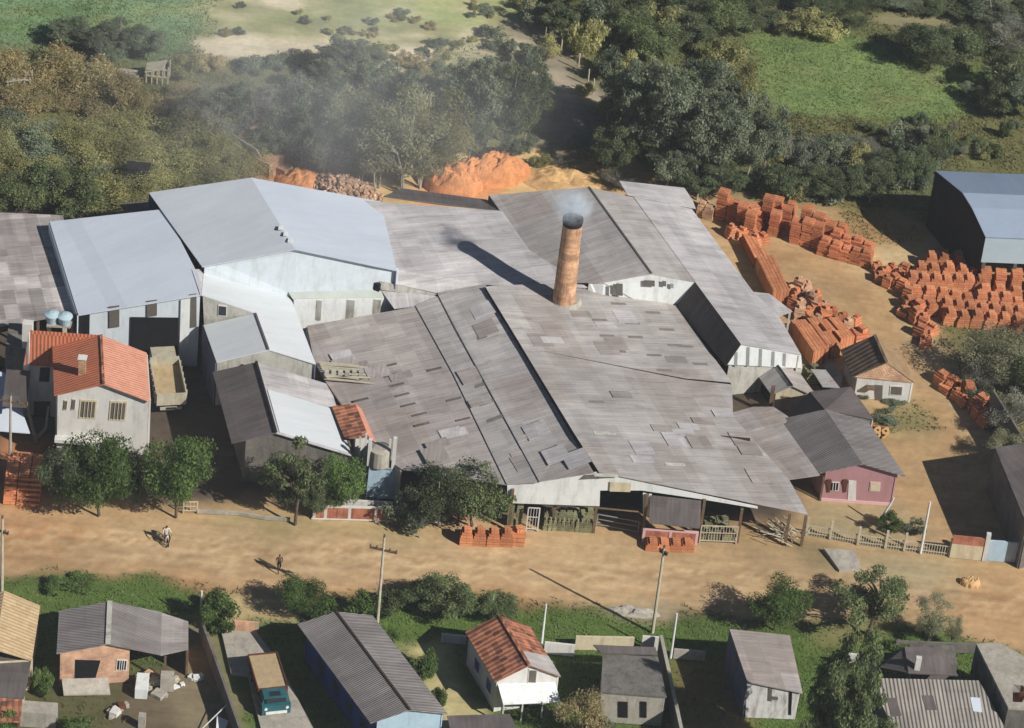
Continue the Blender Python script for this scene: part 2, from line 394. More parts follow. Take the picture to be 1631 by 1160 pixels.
def blur(A, k):
    if k <= 0: return A
    for ax in (0, 1):
        c = np.zeros_like(A); n = 2*k+1
        for d in range(-k, k+1): c += np.roll(A, d, ax)
        A = c/n
    return A
nx = int((GX1-GX0)/GS)+1; ny = int((GY1-GY0)/GS)+1
X, Y = np.meshgrid(np.linspace(GX0, GX1, nx), np.linspace(GY0, GY1, ny))
WX = X+(fbm(X, Y, .35, 5)-.5)*3.4+(fbm(X, Y, 1.3, 55)-.5)*.8; WY = Y+(fbm(X, Y, .35, 25)-.5)*3.4+(fbm(X, Y, 1.3, 65)-.5)*.8
C = np.zeros((ny, nx, 3)); C[:] = lin(92, 92, 60)[:3]
CLS = np.zeros((ny, nx), int)      # 0 ground, 1 road, 2 yard, 3 grass, 4 path, 5 pale field
GRASSY = np.ones((ny, nx))*.6
def region(poly, col, cls=None, soft=1, mix=1.0, warp=True, grassy=None, hard=False):
    global C
    m = inside(WX if warp else X, WY if warp else Y, pw(poly))
    f = blur(m.astype(float), soft)*mix
    C = C*(1-f[..., None])+np.array(lin(*col)[:3])*f[..., None]
    if cls is not None: CLS[m] = cls
    if grassy is not None:
        GRASSY[m] = grassy
# background cover
region([(-400, -400), (900, -400), (900, 300), (-400, 300)], (112, 112, 78), soft=4, grassy=.6)
region([(900, -400), (2000, -400), (2000, 330), (900, 330)], (100, 104, 66), soft=4, grassy=.8)
region([(-300, -300), (330, -300), (345, 20), (310, 75), (230, 100), (100, 70), (-300, 60)], (120, 146, 108), 3, 3, grassy=.9)
region([(330, -300), (830, -300), (845, 20), (760, 62), (620, 95), (480, 85), (330, 60), (350, 0)], (172, 172, 122), 5, 4, grassy=.25)
region([(640, 5), (830, 0), (840, 22), (660, 40)], (140, 158, 98), None, 2, .8)
region([(400, 10), (620, 0), (640, 30), (420, 45)], (136, 146, 96), None, 3, .7)
for pl in ([(322, 62), (370, 55), (420, 66), (520, 64), (520, 84), (440, 84), (410, 96), (330, 88)], [(580, 80), (690, 72), (700, 96), (610, 108)], [(600, 48), (680, 50), (670, 62), (610, 60)], [(395, -20), (470, -10), (460, 10), (400, 5)], [(730, 44), (770, 44), (770, 52), (730, 52)]):
    region(pl, (216, 200, 168), 5, 1, .9, grassy=0)
region([(425, 70), (510, 84), (500, 100), (420, 82)], (70, 76, 76), None, 1, .7)  # dark tree shadow painted into the field colour
# path between the woods
region([(800, 20), (900, 50), (930, 120), (980, 150), (960, 190), (1000, 260), (1050, 320), (880, 320), (840, 250), (860, 160), (800, 70)], (140, 130, 112), 4, 2, .9, grassy=.1)
region([(850, 100), (940, 130), (980, 170), (900, 150)], (182, 168, 146), 4, 1, .8, grassy=0)
# green field right
region([(1195, 55), (1260, 50), (1360, 62), (1440, 88), (1500, 150), (1560, 190), (1440, 190), (1240, 175), (1190, 120)], (122, 140, 84), 3, 3, grassy=1)
region([(1490, 105), (1570, 108), (1560, 150), (1480, 145)], (118, 136, 80), 3, 2, grassy=1)
region([(1400, 15), (1550, 20), (1631, 40), (1560, 48), (1400, 40)], (156, 146, 112), 4, 2, .8, grassy=.2)
region([(1240, 185), (1700, 195), (1700, 270), (1380, 260), (1250, 240)], (116, 112, 72), None, 3, .85, grassy=1)
# works yard
region([(-300, 300), (250, 300), (500, 262), (960, 240), (1120, 300), (1330, 330), (1420, 330), (1500, 370), (1631, 420), (1900, 430), (1900, 900), (1500, 900), (1200, 880), (-300, 815)], (178, 148, 108), 2, 2, grassy=0)
region([(-100, 320), (1000, 330), (1230, 600), (1270, 830), (-100, 790)], (84, 74, 64), 2, 2, grassy=0)  # dark soil, deepened to paint the alley's shadow into it
region([(640, 250), (830, 235), (900, 250), (980, 300), (980, 350), (600, 340), (560, 300)], (206, 176, 122), 2, 1, .9)
region([(370, 250), (470, 240), (600, 290), (560, 330), (430, 320)], (196, 138, 98), 2, 1, .9)
region([(660, 290), (840, 240), (820, 290), (760, 330), (670, 330)], (204, 144, 100), 2, 1, .9)
region([(1330, 330), (1420, 335), (1470, 380), (1420, 400), (1330, 370)], (152, 122, 82), None, 2, .8, grassy=.5)
region([(1310, 315), (1400, 310), (1420, 340), (1330, 350)], (120, 112, 68), None, 2, .8, grassy=.8)
region([(1390, 640), (1480, 640), (1500, 680), (1400, 690)], (120, 118, 78), None, 2, .8, grassy=.7)
region([(1380, 395), (1500, 395), (1520, 420), (1370, 440)], (198, 178, 136), None, 2, .7)
region([(1460, 470), (1500, 540), (1560, 640), (1600, 700), (1570, 720), (1490, 610), (1440, 520)], (176, 160, 128), None, 2, .7, grassy=.15)
region([(1500, 500), (1640, 480), (1800, 560), (1800, 720), (1631, 740), (1560, 660), (1500, 560)], (104, 104, 64), None, 2, .85, grassy=.8)
region([(0, 690), (70, 690), (60, 815), (0, 812)], (190, 134, 92), None, 1, .8)
region([(1290, 790), (1440, 800), (1500, 860), (1400, 870), (1290, 850)], (166, 152, 118), None, 2, .8, grassy=.25)
region([(90, 820), (340, 830), (330, 850), (60, 835)], (140, 118, 88), None, 2, .7, grassy=.3)
# road and verge
region([(-300, 806), (40, 806), (200, 822), (340, 822), (640, 836), (960, 852), (1290, 876), (1420, 896), (1560, 893), (2000, 905), (2000, 1075), (1631, 1042), (1540, 1016), (1480, 990), (1200, 978), (1080, 972), (840, 955), (640, 935), (420, 945), (230, 918), (20, 912), (-300, 905)], (178, 151, 114), 1, 1, grassy=0, warp=True)
region([(-300, 810), (70, 812), (160, 850), (100, 880), (-300, 880)], (192, 142, 98), None, 4, .75)
region([(1500, 900), (2000, 905), (2000, 1060), (1560, 1020), (1480, 960)], (190, 152, 110), None, 4, .8)
region([(450, 880), (1200, 920), (1200, 960), (450, 915)], (190, 162, 124), None, 3, .6)
# wheel ruts along the road and the yard lane
_r = random.Random(4)
for off, wd, cc_, mx in ((-22, 5, (196, 170, 132), .6), (-10, 4, (156, 124, 90), .55), (-3, 6, (200, 174, 136), .6), (8, 4, (158, 126, 92), .5), (16, 6, (198, 170, 132), .55), (27, 5, (160, 128, 94), .5), (40, 6, (194, 164, 126), .4)):
    cl = [(x, lerp(862, 960, max(0, (x+50)/1750)**1.15)+off+2.5*math.sin(x/90+off)) for x in range(-60, 1760, 60)]
    region([(x, y-wd/2) for x, y in cl]+[(x, y+wd/2) for x, y in cl[::-1]], cc_, None, 0, mx)
for off in (-14, -4, 8, 18):
    cl = [(1180+off, 372), (1250+off, 395), (1330+off, 430), (1390+off, 480), (1430+off, 540), (1480+off, 600), (1520+off, 680), (1530+off, 780), (1500+off, 860)]
    region([(x-3, y+2) for x, y in cl]+[(x+4, y-2) for x, y in cl[::-1]], (200, 164, 118) if off in (-4, 18) else (152, 116, 80), None, 1, .5)
for _ in range(70):
    x = _r.uniform(-40, 1680); y = lerp(850, 950, (x+50)/1750)+_r.uniform(-38, 46); s_ = _r.uniform(4, 16)
    region([(x-s_*2, y), (x-s_, y-s_*.4), (x+s_, y-s_*.5), (x+s_*2.2, y), (x+s_, y+s_*.5), (x-s_, y+s_*.4)], _r.choice(((150, 120, 90), (200, 172, 134), (164, 136, 96), (146, 128, 92))), None, 1, .22)
for _ in range(90):
    x = _r.uniform(320, 860); y = _r.uniform(-20, 105); s_ = _r.uniform(6, 26)
    region([(x-s_*2, y), (x-s_, y-s_*.3), (x+s_, y-s_*.35), (x+s_*2.2, y), (x+s_, y+s_*.35), (x-s_, y+s_*.3)], _r.choice(((118, 124, 84), (206, 194, 160), (150, 146, 104), (132, 140, 92), (188, 176, 138))), None, 1, .55)
for _ in range(60):
    x = _r.choice((_r.uniform(-40, 340), _r.uniform(1190, 1520))); y = _r.uniform(0, 60) if x < 400 else _r.uniform(60, 185); s_ = _r.uniform(6, 22)
    region([(x-s_*2, y), (x-s_, y-s_*.3), (x+s_, y-s_*.35), (x+s_*2.2, y), (x+s_, y+s_*.35), (x-s_, y+s_*.3)], _r.choice(((88, 112, 66), (142, 146, 96), (104, 130, 78), (134, 128, 84))), None, 1, .5)
for pl in ([(322, 62), (370, 53), (420, 64), (520, 62), (520, 86), (440, 86), (410, 98), (330, 90)], [(580, 80), (690, 72), (700, 96), (610, 108)], [(395, -20), (470, -10), (460, 10), (400, 5)]):
    region(pl, (222, 208, 178), 5, 1, .9, grassy=0)
region([(0, 890), (400, 925), (900, 945), (900, 965), (400, 945), (0, 905)], (168, 126, 88), None, 2, .7)
region([(340, 820), (640, 838), (720, 856), (640, 862), (340, 840)], (150, 138, 96), None, 2, .7, grassy=.3)
region([(1270, 862), (1330, 870), (1345, 905), (1280, 900)], (136, 124, 92), None, 1, .7, grassy=.3)
region([(1370, 875), (1530, 890), (1510, 940), (1400, 935)], (172, 160, 126), None, 3, .7, grassy=.3)
# verge grass and gardens this side of the road
region([(-300, 912), (20, 915), (230, 922), (350, 950), (450, 965), (640, 940), (850, 965), (1040, 985), (1240, 990), (1480, 998), (1560, 1030), (2000, 1080), (2000, 1600), (-300, 1600)], (84, 104, 50), 3, 1, grassy=1)
region([(-300, 1040), (300, 1050), (300, 1400), (-300, 1400)], (92, 84, 62), 0, 2, .8, grassy=.4)
region([(230, 1060), (300, 1050), (390, 1160), (420, 1400), (170, 1400), (190, 1100)], (104, 92, 74), 0, 1, .9, grassy=.1)
region([(262, 985), (330, 990), (400, 1150), (420, 1240), (300, 1240), (270, 1080)], (128, 116, 92), 0, 1, .9, grassy=.2)
region([(372, 945), (470, 950), (480, 990), (360, 1002), (350, 975)], (184, 160, 120), 2, 1, .9, grassy=0)
region([(640, 1020), (690, 1022), (720, 1075), (790, 1150), (800, 1260), (700, 1260), (690, 1140)], (190, 176, 128), 4, 1, .95, grassy=0)
region([(960, 965), (1060, 962), (1080, 985), (960, 985)], (168, 150, 122), None, 1, .8, grassy=.1)
region([(1060, 1040), (1190, 1080), (1210, 1400), (1090, 1400)], (122, 104, 70), 0, 2, .85, grassy=.5)
region([(1290, 985), (1400, 985), (1430, 1010), (1300, 1030)], (150, 136, 96), None, 2, .6, grassy=.5)
region([(0, 985), (90, 985), (90, 940), (-20, 930)], (96, 112, 58), None, 2, .5)
# broad tonal variation of the soil itself
V1 = fbm(X, Y, .12, 91); V2 = fbm(X, Y, .9, 92)
C *= (1+(V1-.5)*.42+(V2-.5)*.35)[..., None]
gz = (fbm(X, Y, .25, 33)-.5)*.12+(fbm(X, Y, 1.4, 35)-.5)*.07*GRASSY
gz -= gz.max()
vid = np.arange(nx*ny).reshape(ny, nx)
gm, gt, gb = base('soil_and_turf', .95, .1)
att = nd(gt, 'ShaderNodeVertexColor', layer_name='cover')
gp = nd(gt, 'ShaderNodeNewGeometry').outputs['Position']
gc = scalec(gt, att.outputs[0], ramp(gt, noisen(gt, mapping(gt, gp, (.12, .9, 1)), 1.0, 6, .6), .86, 1.12, .3, .7))
gc = scalec(gt, gc, ramp(gt, noisen(gt, gp, 1.7, 8, .6), .88, 1.12, .3, .7))
gt.links.new(gc, gb.inputs['Base Color']); bump(gt, gb, noisen(gt, gp, 3.2, 5, .6), .35, .05)
def ground_part(name, cls):
    cm = CLS[:-1, :-1]; jj, ii = np.where(np.isin(cm, cls))
    if len(jj) == 0: return
    q = np.stack([vid[jj, ii], vid[jj, ii+1], vid[jj+1, ii+1], vid[jj+1, ii]], 1)
    used, inv = np.unique(q, return_inverse=True); inv = inv.reshape(q.shape)
    co = np.stack([X.ravel()[used], Y.ravel()[used], gz.ravel()[used]], 1)
    me = bpy.data.meshes.new(name); me.from_pydata(co.tolist(), [], inv.tolist()); me.materials.append(gm)
    ca = me.color_attributes.new('cover', 'FLOAT_COLOR', 'POINT')
    cc = np.ones((len(used), 4)); cc[:, :3] = C.reshape(-1, 3)[used]; ca.data.foreach_set('color', cc.ravel())
    me.polygons.foreach_set('use_smooth', [True]*len(me.polygons)); me.update()
    o = bpy.data.objects.new(name, me); COL.objects.link(o); tag(o, kind='structure'); return o
ground_part('ground', [0]); ground_part('dirt_road', [1]); ground_part('works_yard', [2]); ground_part('grass_field', [3])
ground_part('path', [4]); ground_part('bare_field', [5])
# the land going on beyond
m_far, tf, bf = base('far_land', .95, .1)
fg = nd(tf, 'ShaderNodeNewGeometry').outputs['Position']
fc = mixc(tf, lin(92, 92, 60), lin(120, 118, 82), ramp(tf, noisen(tf, fg, .03, 6), 0, 1)); tf.links.new(fc, bf.inputs['Base Color'])
mb = MB(); R_ = 900; zf = float(gz.mean())
for a in ([(-R_, -R_), (R_, -R_), (R_, GY0), (-R_, GY0)], [(-R_, GY1), (R_, GY1), (R_, R_), (-R_, R_)], [(-R_, GY0), (GX0, GY0), (GX0, GY1), (-R_, GY1)], [(GX1, GY0), (R_, GY0), (R_, GY1), (GX1, GY1)]):
    mb.face([(x, y, zf) for x, y in a])
tag(mb.build('far_terrain', m_far), kind='structure')

# grass blades and weeds as cover
def blades(name, n, weight, hh, mat):
    W = weight[:-1, :-1].ravel(); W = W/W.sum(); k = rng.choice(len(W), n, p=W)
    j, i = np.divmod(k, nx-1); x = GX0+(i+rng.random(n))*GS; y = GY0+(j+rng.random(n))*GS
    z = gz[j, i]
    a = rng.random(n)*2*np.pi; h = hh*(.5+rng.random(n)); ww = .035+.05*rng.random(n)
    dx = np.cos(a)*ww; dy = np.sin(a)*ww; lx = (rng.random(n)-.5)*h*1.2; ly = (rng.random(n)-.5)*h*1.2
    v = np.stack([np.stack([x-dx, y-dy, z-.02], 1), np.stack([x+dx, y+dy, z-.02], 1), np.stack([x+lx, y+ly, z+h], 1)], 1).reshape(-1, 3)
    me = bpy.data.meshes.new(name); me.vertices.add(len(v)); me.vertices.foreach_set('co', v.ravel())
    me.loops.add(len(v)); me.loops.foreach_set('vertex_index', np.arange(len(v))); me.polygons.add(n)
    me.polygons.foreach_set('loop_start', np.arange(0, 3*n, 3)); me.update(calc_edges=True); me.materials.append(mat)
    o = bpy.data.objects.new(name, me); COL.objects.link(o); tag(o, kind='stuff'); return o
M['grass_g'] = leafm('grass_blades', lin(108, 128, 76), lin(130, 144, 92), lin(92, 110, 66))
M['grass_d'] = leafm('dry_grass_blades', lin(140, 134, 94), lin(118, 120, 80), lin(104, 106, 70))
isg = ((CLS == 3) & (GRASSY > .8)).astype(float)+1e-9
vis = ((Y > -60) & (Y < 90) & (np.abs(X) < 70)).astype(float)
blades('grass', 150000, isg*vis*(.3+fbm(X, Y, .4, 71)**2), .13, M['grass_g'])
blades('dry_grass', 110000, np.clip(GRASSY-.32, 0, 1)*vis*(isg < .5)*(.1+fbm(X, Y, .3, 72)**3), .26, M['grass_d'])
# ---------------------------------------------------------------- buildings
UP = Vector((0, 0, 1))
def quadF(F, pts, off): return [F.pt(*p)+F.n*off for p in pts]
def on_wall(F, name, pts, mat, parent, off=.04, th=.06):
    """flat element (pixel corner list) standing proud of the facade plane F"""
    return MB().poly(quadF(F, pts, off), th, n=F.n).build(name, mat, parent)
def rectpx(x0, y0, x1, y1, sk=.05):
    h = y1-y0; w_ = x1-x0
    return [(x0-h*.1, y1), (x1-h*.1, y1+w_*sk), (x1, y0+w_*sk), (x0, y0)]
def window(F, x0, y0, x1, y1, parent, frame='white', pane='glass', sk=.05, off=.05, name='window', bars=0, inner='pane'):
    pts = quadF(F, rectpx(x0, y0, x1, y1, sk), off)
    w = MB().poly(pts, .06, n=F.n).build(name, M[frame], parent)
    c = sum(pts, Vector())/4; q = [c+(p-c)*.82+F.n*.02 for p in pts]
    pn = MB().poly(q, .03, n=F.n).build(inner, M[pane], w)
    if bars:
        b = MB()
        for i in range(1, bars+1):
            t = i/(bars+1); b.beam(lerp(q[0], q[1], t)+F.n*.03, lerp(q[3], q[2], t)+F.n*.03, .05)
        b.build('bar', M[frame], w)
    return w
def gable(name, label, cat, g0, g1, eL, ap, eR, bap, roofL, roofR, wallm, fo=.3, depth_vec=None, ridge=None, wall_in=.0, split=True, group=None, gable_mat=None, th=.08, extra=None):
    """house with its gable to the viewer. pixels: wall feet g0,g1; roof edge eL,ap,eR; back end of the ridge bap"""
    F = Facade(g0, g1); F2 = Facade(g0, g1, fo)
    A, EL, ER = F2.pt(*ap), F2.pt(*eL), F2.pt(*eR)
    d = (P(*bap, A.z)-A) if depth_vec is None else depth_vec
    dn = Vector((d.x, d.y, 0)).normalized()
    G0, G1 = P(*g0), P(*g1)
    root = empty(name, (G0+G1)/2+d*.5, label, cat, group)
    root.location.z = 0
    mats = [M[roofL], M[roofR]] if roofR != roofL else [M[roofL]]
    r = MB(); r.slab([EL, A, A+d, EL+d], th, u=d); r.slab([A, ER, ER+d, A+d], th, u=d, mi=len(mats)-1)
    roof = r.build('roof', mats, root)
    if ridge:
        MB().beam(A+UP*.04, A+d+UP*.04, ridge[1], .08).build('ridge_cap', M[ridge[0]], roof)
    u = F.u
    def top(p):   # roof height over a point along the facade
        s = (p-A).dot(u); sl, sr = (EL-A).dot(u), (ER-A).dot(u)
        t = s/sl if s < 0 else s/sr
        return A.z+((EL.z if s < 0 else ER.z)-A.z)*t-th-.01
    dd = d-dn*(fo+.15) if d.length > 1.5 else d
    A0 = A-F2.n*fo; s0 = [G0, G1]
    f = MB()
    ga = G0+u*((A0-G0).dot(u)); inside_ = 0.1 < (ga-G0).dot(u) < (G1-G0).length-.1
    topl = [Vector((G0.x, G0.y, top(G0)))] + ([Vector((ga.x, ga.y, A.z-th-.01))] if inside_ else []) + [Vector((G1.x, G1.y, top(G1)))]
    f.poly(topl[::-1]+[G0, G1], .15, n=F.n)
    b = [p+dd for p in topl]; f.poly(b[::-1]+[G0+dd, G1+dd], .15, n=-F.n)
    nl = Vector((-dd.y, dd.x, 0)).normalized();
    if nl.dot(u) > 0: nl = -nl
    f.poly([G0, G0+dd, topl[0]+dd, topl[0]], .15, n=nl)
    f.poly([G1, G1+dd, topl[-1]+dd, topl[-1]], .15, n=-nl)
    wall = f.build('wall', M[wallm], root)
    return dict(root=root, F=F, A=A, EL=EL, ER=ER, d=d, dd=dd, G0=G0, G1=G1, roof=roof, wall=wall, nl=nl, top=top)
def side_window(H, t, z0, wd, ht, mat='glass', frame='white', side='L', name='window'):
    """window in the long wall: t along depth"""
    g = H['G0'] if side == 'L' else H['G1']; n = H['nl'] if side == 'L' else -H['nl']
    dv = Vector((H['dd'].x, H['dd'].y, 0)); L = dv.length; dv.normalize()
    a = g+dv*(L*t)+n*.05; b = a+dv*wd
    q = [a+UP*z0, b+UP*z0, b+UP*(z0+ht), a+UP*(z0+ht)]
    w = MB().poly(q, .05, n=n).build(name, M[frame], H['root'])
    c = sum(q, Vector())/4; MB().poly([c+(p-c)*.82+n*.02 for p in q], .03, n=n).build('pane', M[mat], w)

M['cem_w2'] = cement('brown_grey_sheet', lin(154, 147, 142), lin(144, 137, 133), lin(134, 126, 121))
# ================= the brickworks =================
works = empty('factory_building', P(1000, 700), 'huge brickworks shed with grey patchwork sheet roofs around the chimney', 'factory building')
FP = Facade((808, 846), (1280, 870))
def rp(*pts): return [P(*p) for p in pts]
pA = FP.pt(950, 751); pA2 = FP.pt(954, 752); hA = pA2.z
pL = FP.pt(807, 771); pR = FP.pt(1287, 819); pR2 = FP.pt(1207, 808)
HB = hA-.2
# ridge line: right slope rides a step above the left one
RIDGE = [(773, 457, HB), (831, 552, HB), (915, 691, hA-.1)]
Rr = [P(*q) for q in RIDGE]+[pA2]
Lr = [P(773, 462, HB-.35), P(829, 556, HB-.4), P(911, 694, hA-.55)]+[FP.pt(946, 753)]
roof1 = MB()
# left slope
LE = [P(489, 519, 3.6), P(500, 575, 3.5), P(516, 604, 3.5), P(548, 652, 3.4), P(600, 720, 3.4), P(640, 748, 3.5), P(668, 772, 3.8)]
lb = P(698, 469, 5.0)
u_ = Lr[3]-Lr[0]
j1 = [P(662, 487, 4.6), P(722, 596, 4.6), P(807, 771, pL.z)]
j2 = [P(698, 470, 5.05), P(724, 521, 5.05), P(859, 767, 5.25)]
j1b = [p-UP*.1 for p in j1]; j2b = [p-UP*.1 for p in j2]
roof1.slab([Lr[0], j2[0], j2[1], j2[2], Lr[3], Lr[2], Lr[1]][::-1], .06, u=u_)
roof1.slab([j2b[0], j1[0], j1[1], j1[2], j2b[2], j2b[1]][::-1], .06, u=u_, mi=0)
roof1.slab([j1b[0], LE[0], LE[1], LE[2], LE[3], LE[4], LE[5], j1b[2], j1b[1]][::-1], .06, u=u_, mi=1)
roof1.slab([Lr[0], P(775, 452, HB-.35), P(697, 466, 4.95), j2[0]], .06, u=u_)
roof1.build('left_slope_roof', [M['cem'], M['cem_warm']], works)
# right slope, two lengths, the front one a step lower
r2 = MB()
PRB = pn(Rr[0], Rr[1], P(1166, 609, 3.1)); rb = on(PRB, (900, 452), (960, 458), (1076, 487), (1166, 609)); PRF = pn(Rr[1], pA2, pR); Rr[2] = on(PRF, (915, 691))[0]
mid = [Rr[1]-UP*.02]+on(PRF, (1090, 604), (1166, 612))
r2.slab([Rr[0]]+on(PRB, (785, 455), (875, 452))+[rb[0], rb[1], rb[2], rb[3]]+on(PRB, (1090, 602))+[Rr[1]], .06, u=u_)
r2.slab([m-UP*.04 for m in mid]+[*on(PRF, (1168, 663), (1257, 763), dz=-.05), pR, pA2, Rr[2]], .06, u=u_, mi=1)
r2.build('right_slope_roof', [M['cem'], M['cem']], works)
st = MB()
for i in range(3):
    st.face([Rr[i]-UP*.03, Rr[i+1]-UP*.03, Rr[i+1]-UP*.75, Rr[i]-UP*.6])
st.build('ridge_riser', M['sootb'], works)  # the riser's shade is painted in with near-black
# back roof between the hangar and the far shed, running up to the chimney
r3 = MB()
r3.slab([P(560, 318, 7.0), P(605, 322, 6.6), P(800, 336, 5.3), P(843, 398, 5.4), P(936, 458, 4.8), P(775, 453, 5.2), P(697, 467, 4.9), P(605, 447, 6.0), P(632, 430, 6.2)], .06, u=P(877, 452, 5)-P(800, 336, 5))
r3.build('back_slope_roof', M['cem_lt'], works)
r3b = MB().slab([P(610, 313, 5.4), P(640, 300, 4.0), P(775, 318, 4.0), P(802, 336, 4.7), P(700, 326, 5.0)], .06).build('back_lean_to_roof', M['cem_dark'], works)
MB().slab([P(606, 461, 5.1), P(698, 472, 4.85), j1[0]-UP*.05, P(628, 492, 4.3)], .05).build('gutter_roof', M['cem_lt'], works)
MB().poly([P(605, 448, 6.0), P(697, 469, 4.9), P(697, 474, 4.6), P(607, 462, 5.2)], .05, n=FP.n).build('fascia', M['clad_old'], works)
# outer walls
wl = MB()
for a, b in ((on(PRF, (1166, 615), dz=-.25)[0], on(PRF, (1168, 663), dz=-.25)[0]), (rb[3]-UP*.1, rb[2]-UP*.1)):
    wl.poly([a-UP*.15, b-UP*.15, Vector((b.x, b.y, 0)), Vector((a.x, a.y, 0))], .1)
wl.poly([LE[0]-UP*.15, LE[1]-UP*.15, Vector((LE[1].x, LE[1].y, 0)), Vector((LE[0].x, LE[0].y, 0))], .1)
wl.poly([LE[3]-UP*.15, LE[5]-UP*.15, Vector((LE[5].x, LE[5].y, 0)), Vector((LE[3].x, LE[3].y, 0))], .1)
wl.build('side_wall', M['clad_old'], works)
# front gable boarding
fa = MB().poly(quadF(FP, [(808, 773), (950, 754), (956, 755), (1207, 809), (1207, 812), (1118, 797), (1022, 783), (956, 783), (955, 808), (808, 803)], -.12), .08, n=FP.n).build('gable_board', M['clad'], works)
on_wall(FP, 'sign_board', [(971, 783), (1004, 784), (1005, 770), (972, 768)], M['cream'], works, off=0, th=.05)
on_wall(FP, 'gable_corner_panel', [(1024, 822), (1034, 822), (1038, 787), (1024, 785)], M['clad'], works, off=.06)
# awning
aw0 = [FP.pt(1036, 788)+FP.n*.05, FP.pt(1117, 797)+FP.n*.05]; aw1 = [p+FP.n*1.3-UP*1.75 for p in aw0]
MB().slab([aw0[0], aw0[1], aw1[1], aw1[0]], .06, u=FP.u).build('awning', M['cem_dark'], works)
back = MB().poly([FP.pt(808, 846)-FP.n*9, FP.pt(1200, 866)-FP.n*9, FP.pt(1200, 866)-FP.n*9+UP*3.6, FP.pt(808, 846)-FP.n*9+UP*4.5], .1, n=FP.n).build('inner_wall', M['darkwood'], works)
def post(px, py, top, w_=.22, mat='wood', parent=works, name='post'):
    b = P(px, py); MB().beam(b, Vector((b.x, b.y, top)), w_).build(name, M[mat], parent)
for px, py, tp in ((810, 846, 4.2), (945, 848, 5.0), (1022, 860, 4.6), (1113, 862, 4.2), (1174, 864, 3.4), (1276, 869, 3.0), (1250, 868, 3.1), (880, 838, 4.6), (1100, 845, 4.2)):
    post(px, py, tp)
# roof openings (short dark slits and pale replaced sheets lying in the roof planes)
def rooflet(px, py, wpx, hpx, plane, mat, name, off=0.0):
    p0, n = plane; c = onplane(px, py, p0, n); s = wpx/19.0/2; t = hpx/19.0
    dv = (onplane(px-10*.51, py-10*.86, p0, n)-c).normalized(); du = n.cross(dv).normalized()
    q = [c+du*s*i+dv*t*j+n*(.012+off) for i, j in ((-1, -1), (1, -1), (1, 1), (-1, 1))]
    MB().poly(q, .02, n=n).build(name, M[mat], works)
def pl(a, b, c):
    n = (b-a).cross(c-a).normalized(); n = n if n.z > 0 else -n; return (a, n)
PLL = pl(Lr[0], j2[2], Lr[3]); PLM = pl(j2b[0], j1[0], j1[2]); PLS = pl(j1b[0], LE[0], j1b[2]); 
for x, y in ((620, 582), (622, 598), (632, 613), (640, 629), (650, 645), (668, 660), (672, 676), (692, 588), (723, 636), (737, 668), (568, 605), (575, 637)):
    rooflet(x, y, 24, 2.5, PLS, 'cem_dark', 'vent_slit')
for x, y, w_ in ((757, 541, 38), (755, 617, 38), (770, 643, 38), (788, 667, 34)): rooflet(x, y, w_, 4, PLL, 'slot', 'vent_slit')
for x, y in ((955, 510), (985, 484), (1007, 515), (1040, 498), (1062, 525), (1075, 550), (1042, 566), (1012, 537), (967, 535), (985, 560), (1058, 590), (1115, 580), (1092, 552), (878, 540), (950, 640)):
    rooflet(x, y, 26, 3.2, PRB, 'slot', 'vent_slit')
for x, y, w_ in ((963, 690, 36), (1075, 740, 34), (1030, 733, 20), (965, 757, 40)): rooflet(x, y, w_, 4, PRF, 'clad_old', 'skylight')
rs2 = random.Random(21); OFF = [0.0]
for pln, poly_, n_ in ((PRB, ((820, 480), (1050, 505), (1120, 580), (850, 540)), 9), (PRF, ((850, 570), (1150, 625), (1240, 780), (970, 725)), 14), (PLL, ((735, 480), (765, 480), (925, 735), (880, 735)), 5), (PLM, ((670, 490), (692, 485), (850, 750), (825, 745)), 4), (PLS, ((520, 560), (655, 510), (790, 750), (670, 725)), 9)):
    for _ in range(n_):
        a_, b_ = rs2.random(), rs2.random(); x = lerp(lerp(poly_[0][0], poly_[1][0], a_), lerp(poly_[3][0], poly_[2][0], a_), b_); y = lerp(lerp(poly_[0][1], poly_[1][1], a_), lerp(poly_[3][1], poly_[2][1], a_), b_)
        OFF[0] += .0012; rooflet(x, y, rs2.choice((34, 36, 36)), rs2.choice((9, 18)), pln, rs2.choice(('cem_lt', 'cem_warm', 'cem_w2')), 'replaced_sheet', OFF[0])
rooflet(845, 693, 40, 6, PLL, 'clad_old', 'skylight')
# far gabled shed behind the chimney
far = empty('far_shed', P(980, 420), 'grey gabled shed with white front gable just behind the brick chimney', 'shed')
FB = [P(790, 312, 5.0), P(938, 298, 6.4), P(1110, 330, 5.0)]; AF = P(1038, 436, 6.4)
dF = P(1016, 404, 6.4)-P(940, 300, 6.4)
c0, c1, c2 = P(845, 399, 5.0), P(962, 450, 5.6), P(1107, 449, 5.4)
q = MB()
fp_ = pn(FB[1], AF, c1); fq = on(fp_, (779, 311), (876, 450)); q.slab([fq[0], FB[1], AF, c1, fq[1]], .07, u=AF-FB[1])
q.slab([FB[1]-UP*.06]+on(pn(FB[1], AF, c2), (1010, 312), dz=-.06)+[c2-UP*.03, AF-UP*.06], .07, u=AF-FB[1], mi=1)
q.build('roof', [M['cem'], M['cem']], far)
q = MB().poly([fq[0]-UP*.05, fq[1]-UP*.05, fq[1]-UP*.8, fq[0]-UP*2.0], .05).build('side_board', M['sootb'], far)
q = MB(); g2 = [P(938, 449, 5.35), c1-UP*.05, AF-UP*.1, c2-UP*.1]
q.wall(g2, 3.0, th=.08, n=FP.n); q.build('gable_wall', M['clad'], far)
mb = MB().beam(FB[1]+UP*.03, AF+UP*.03, .16, .05).build('ridge_cap', M['cem_dark'], far)
FG = Facade((940, 500), (1105, 508)); gpl = pl(c1, AF, c2)[0]
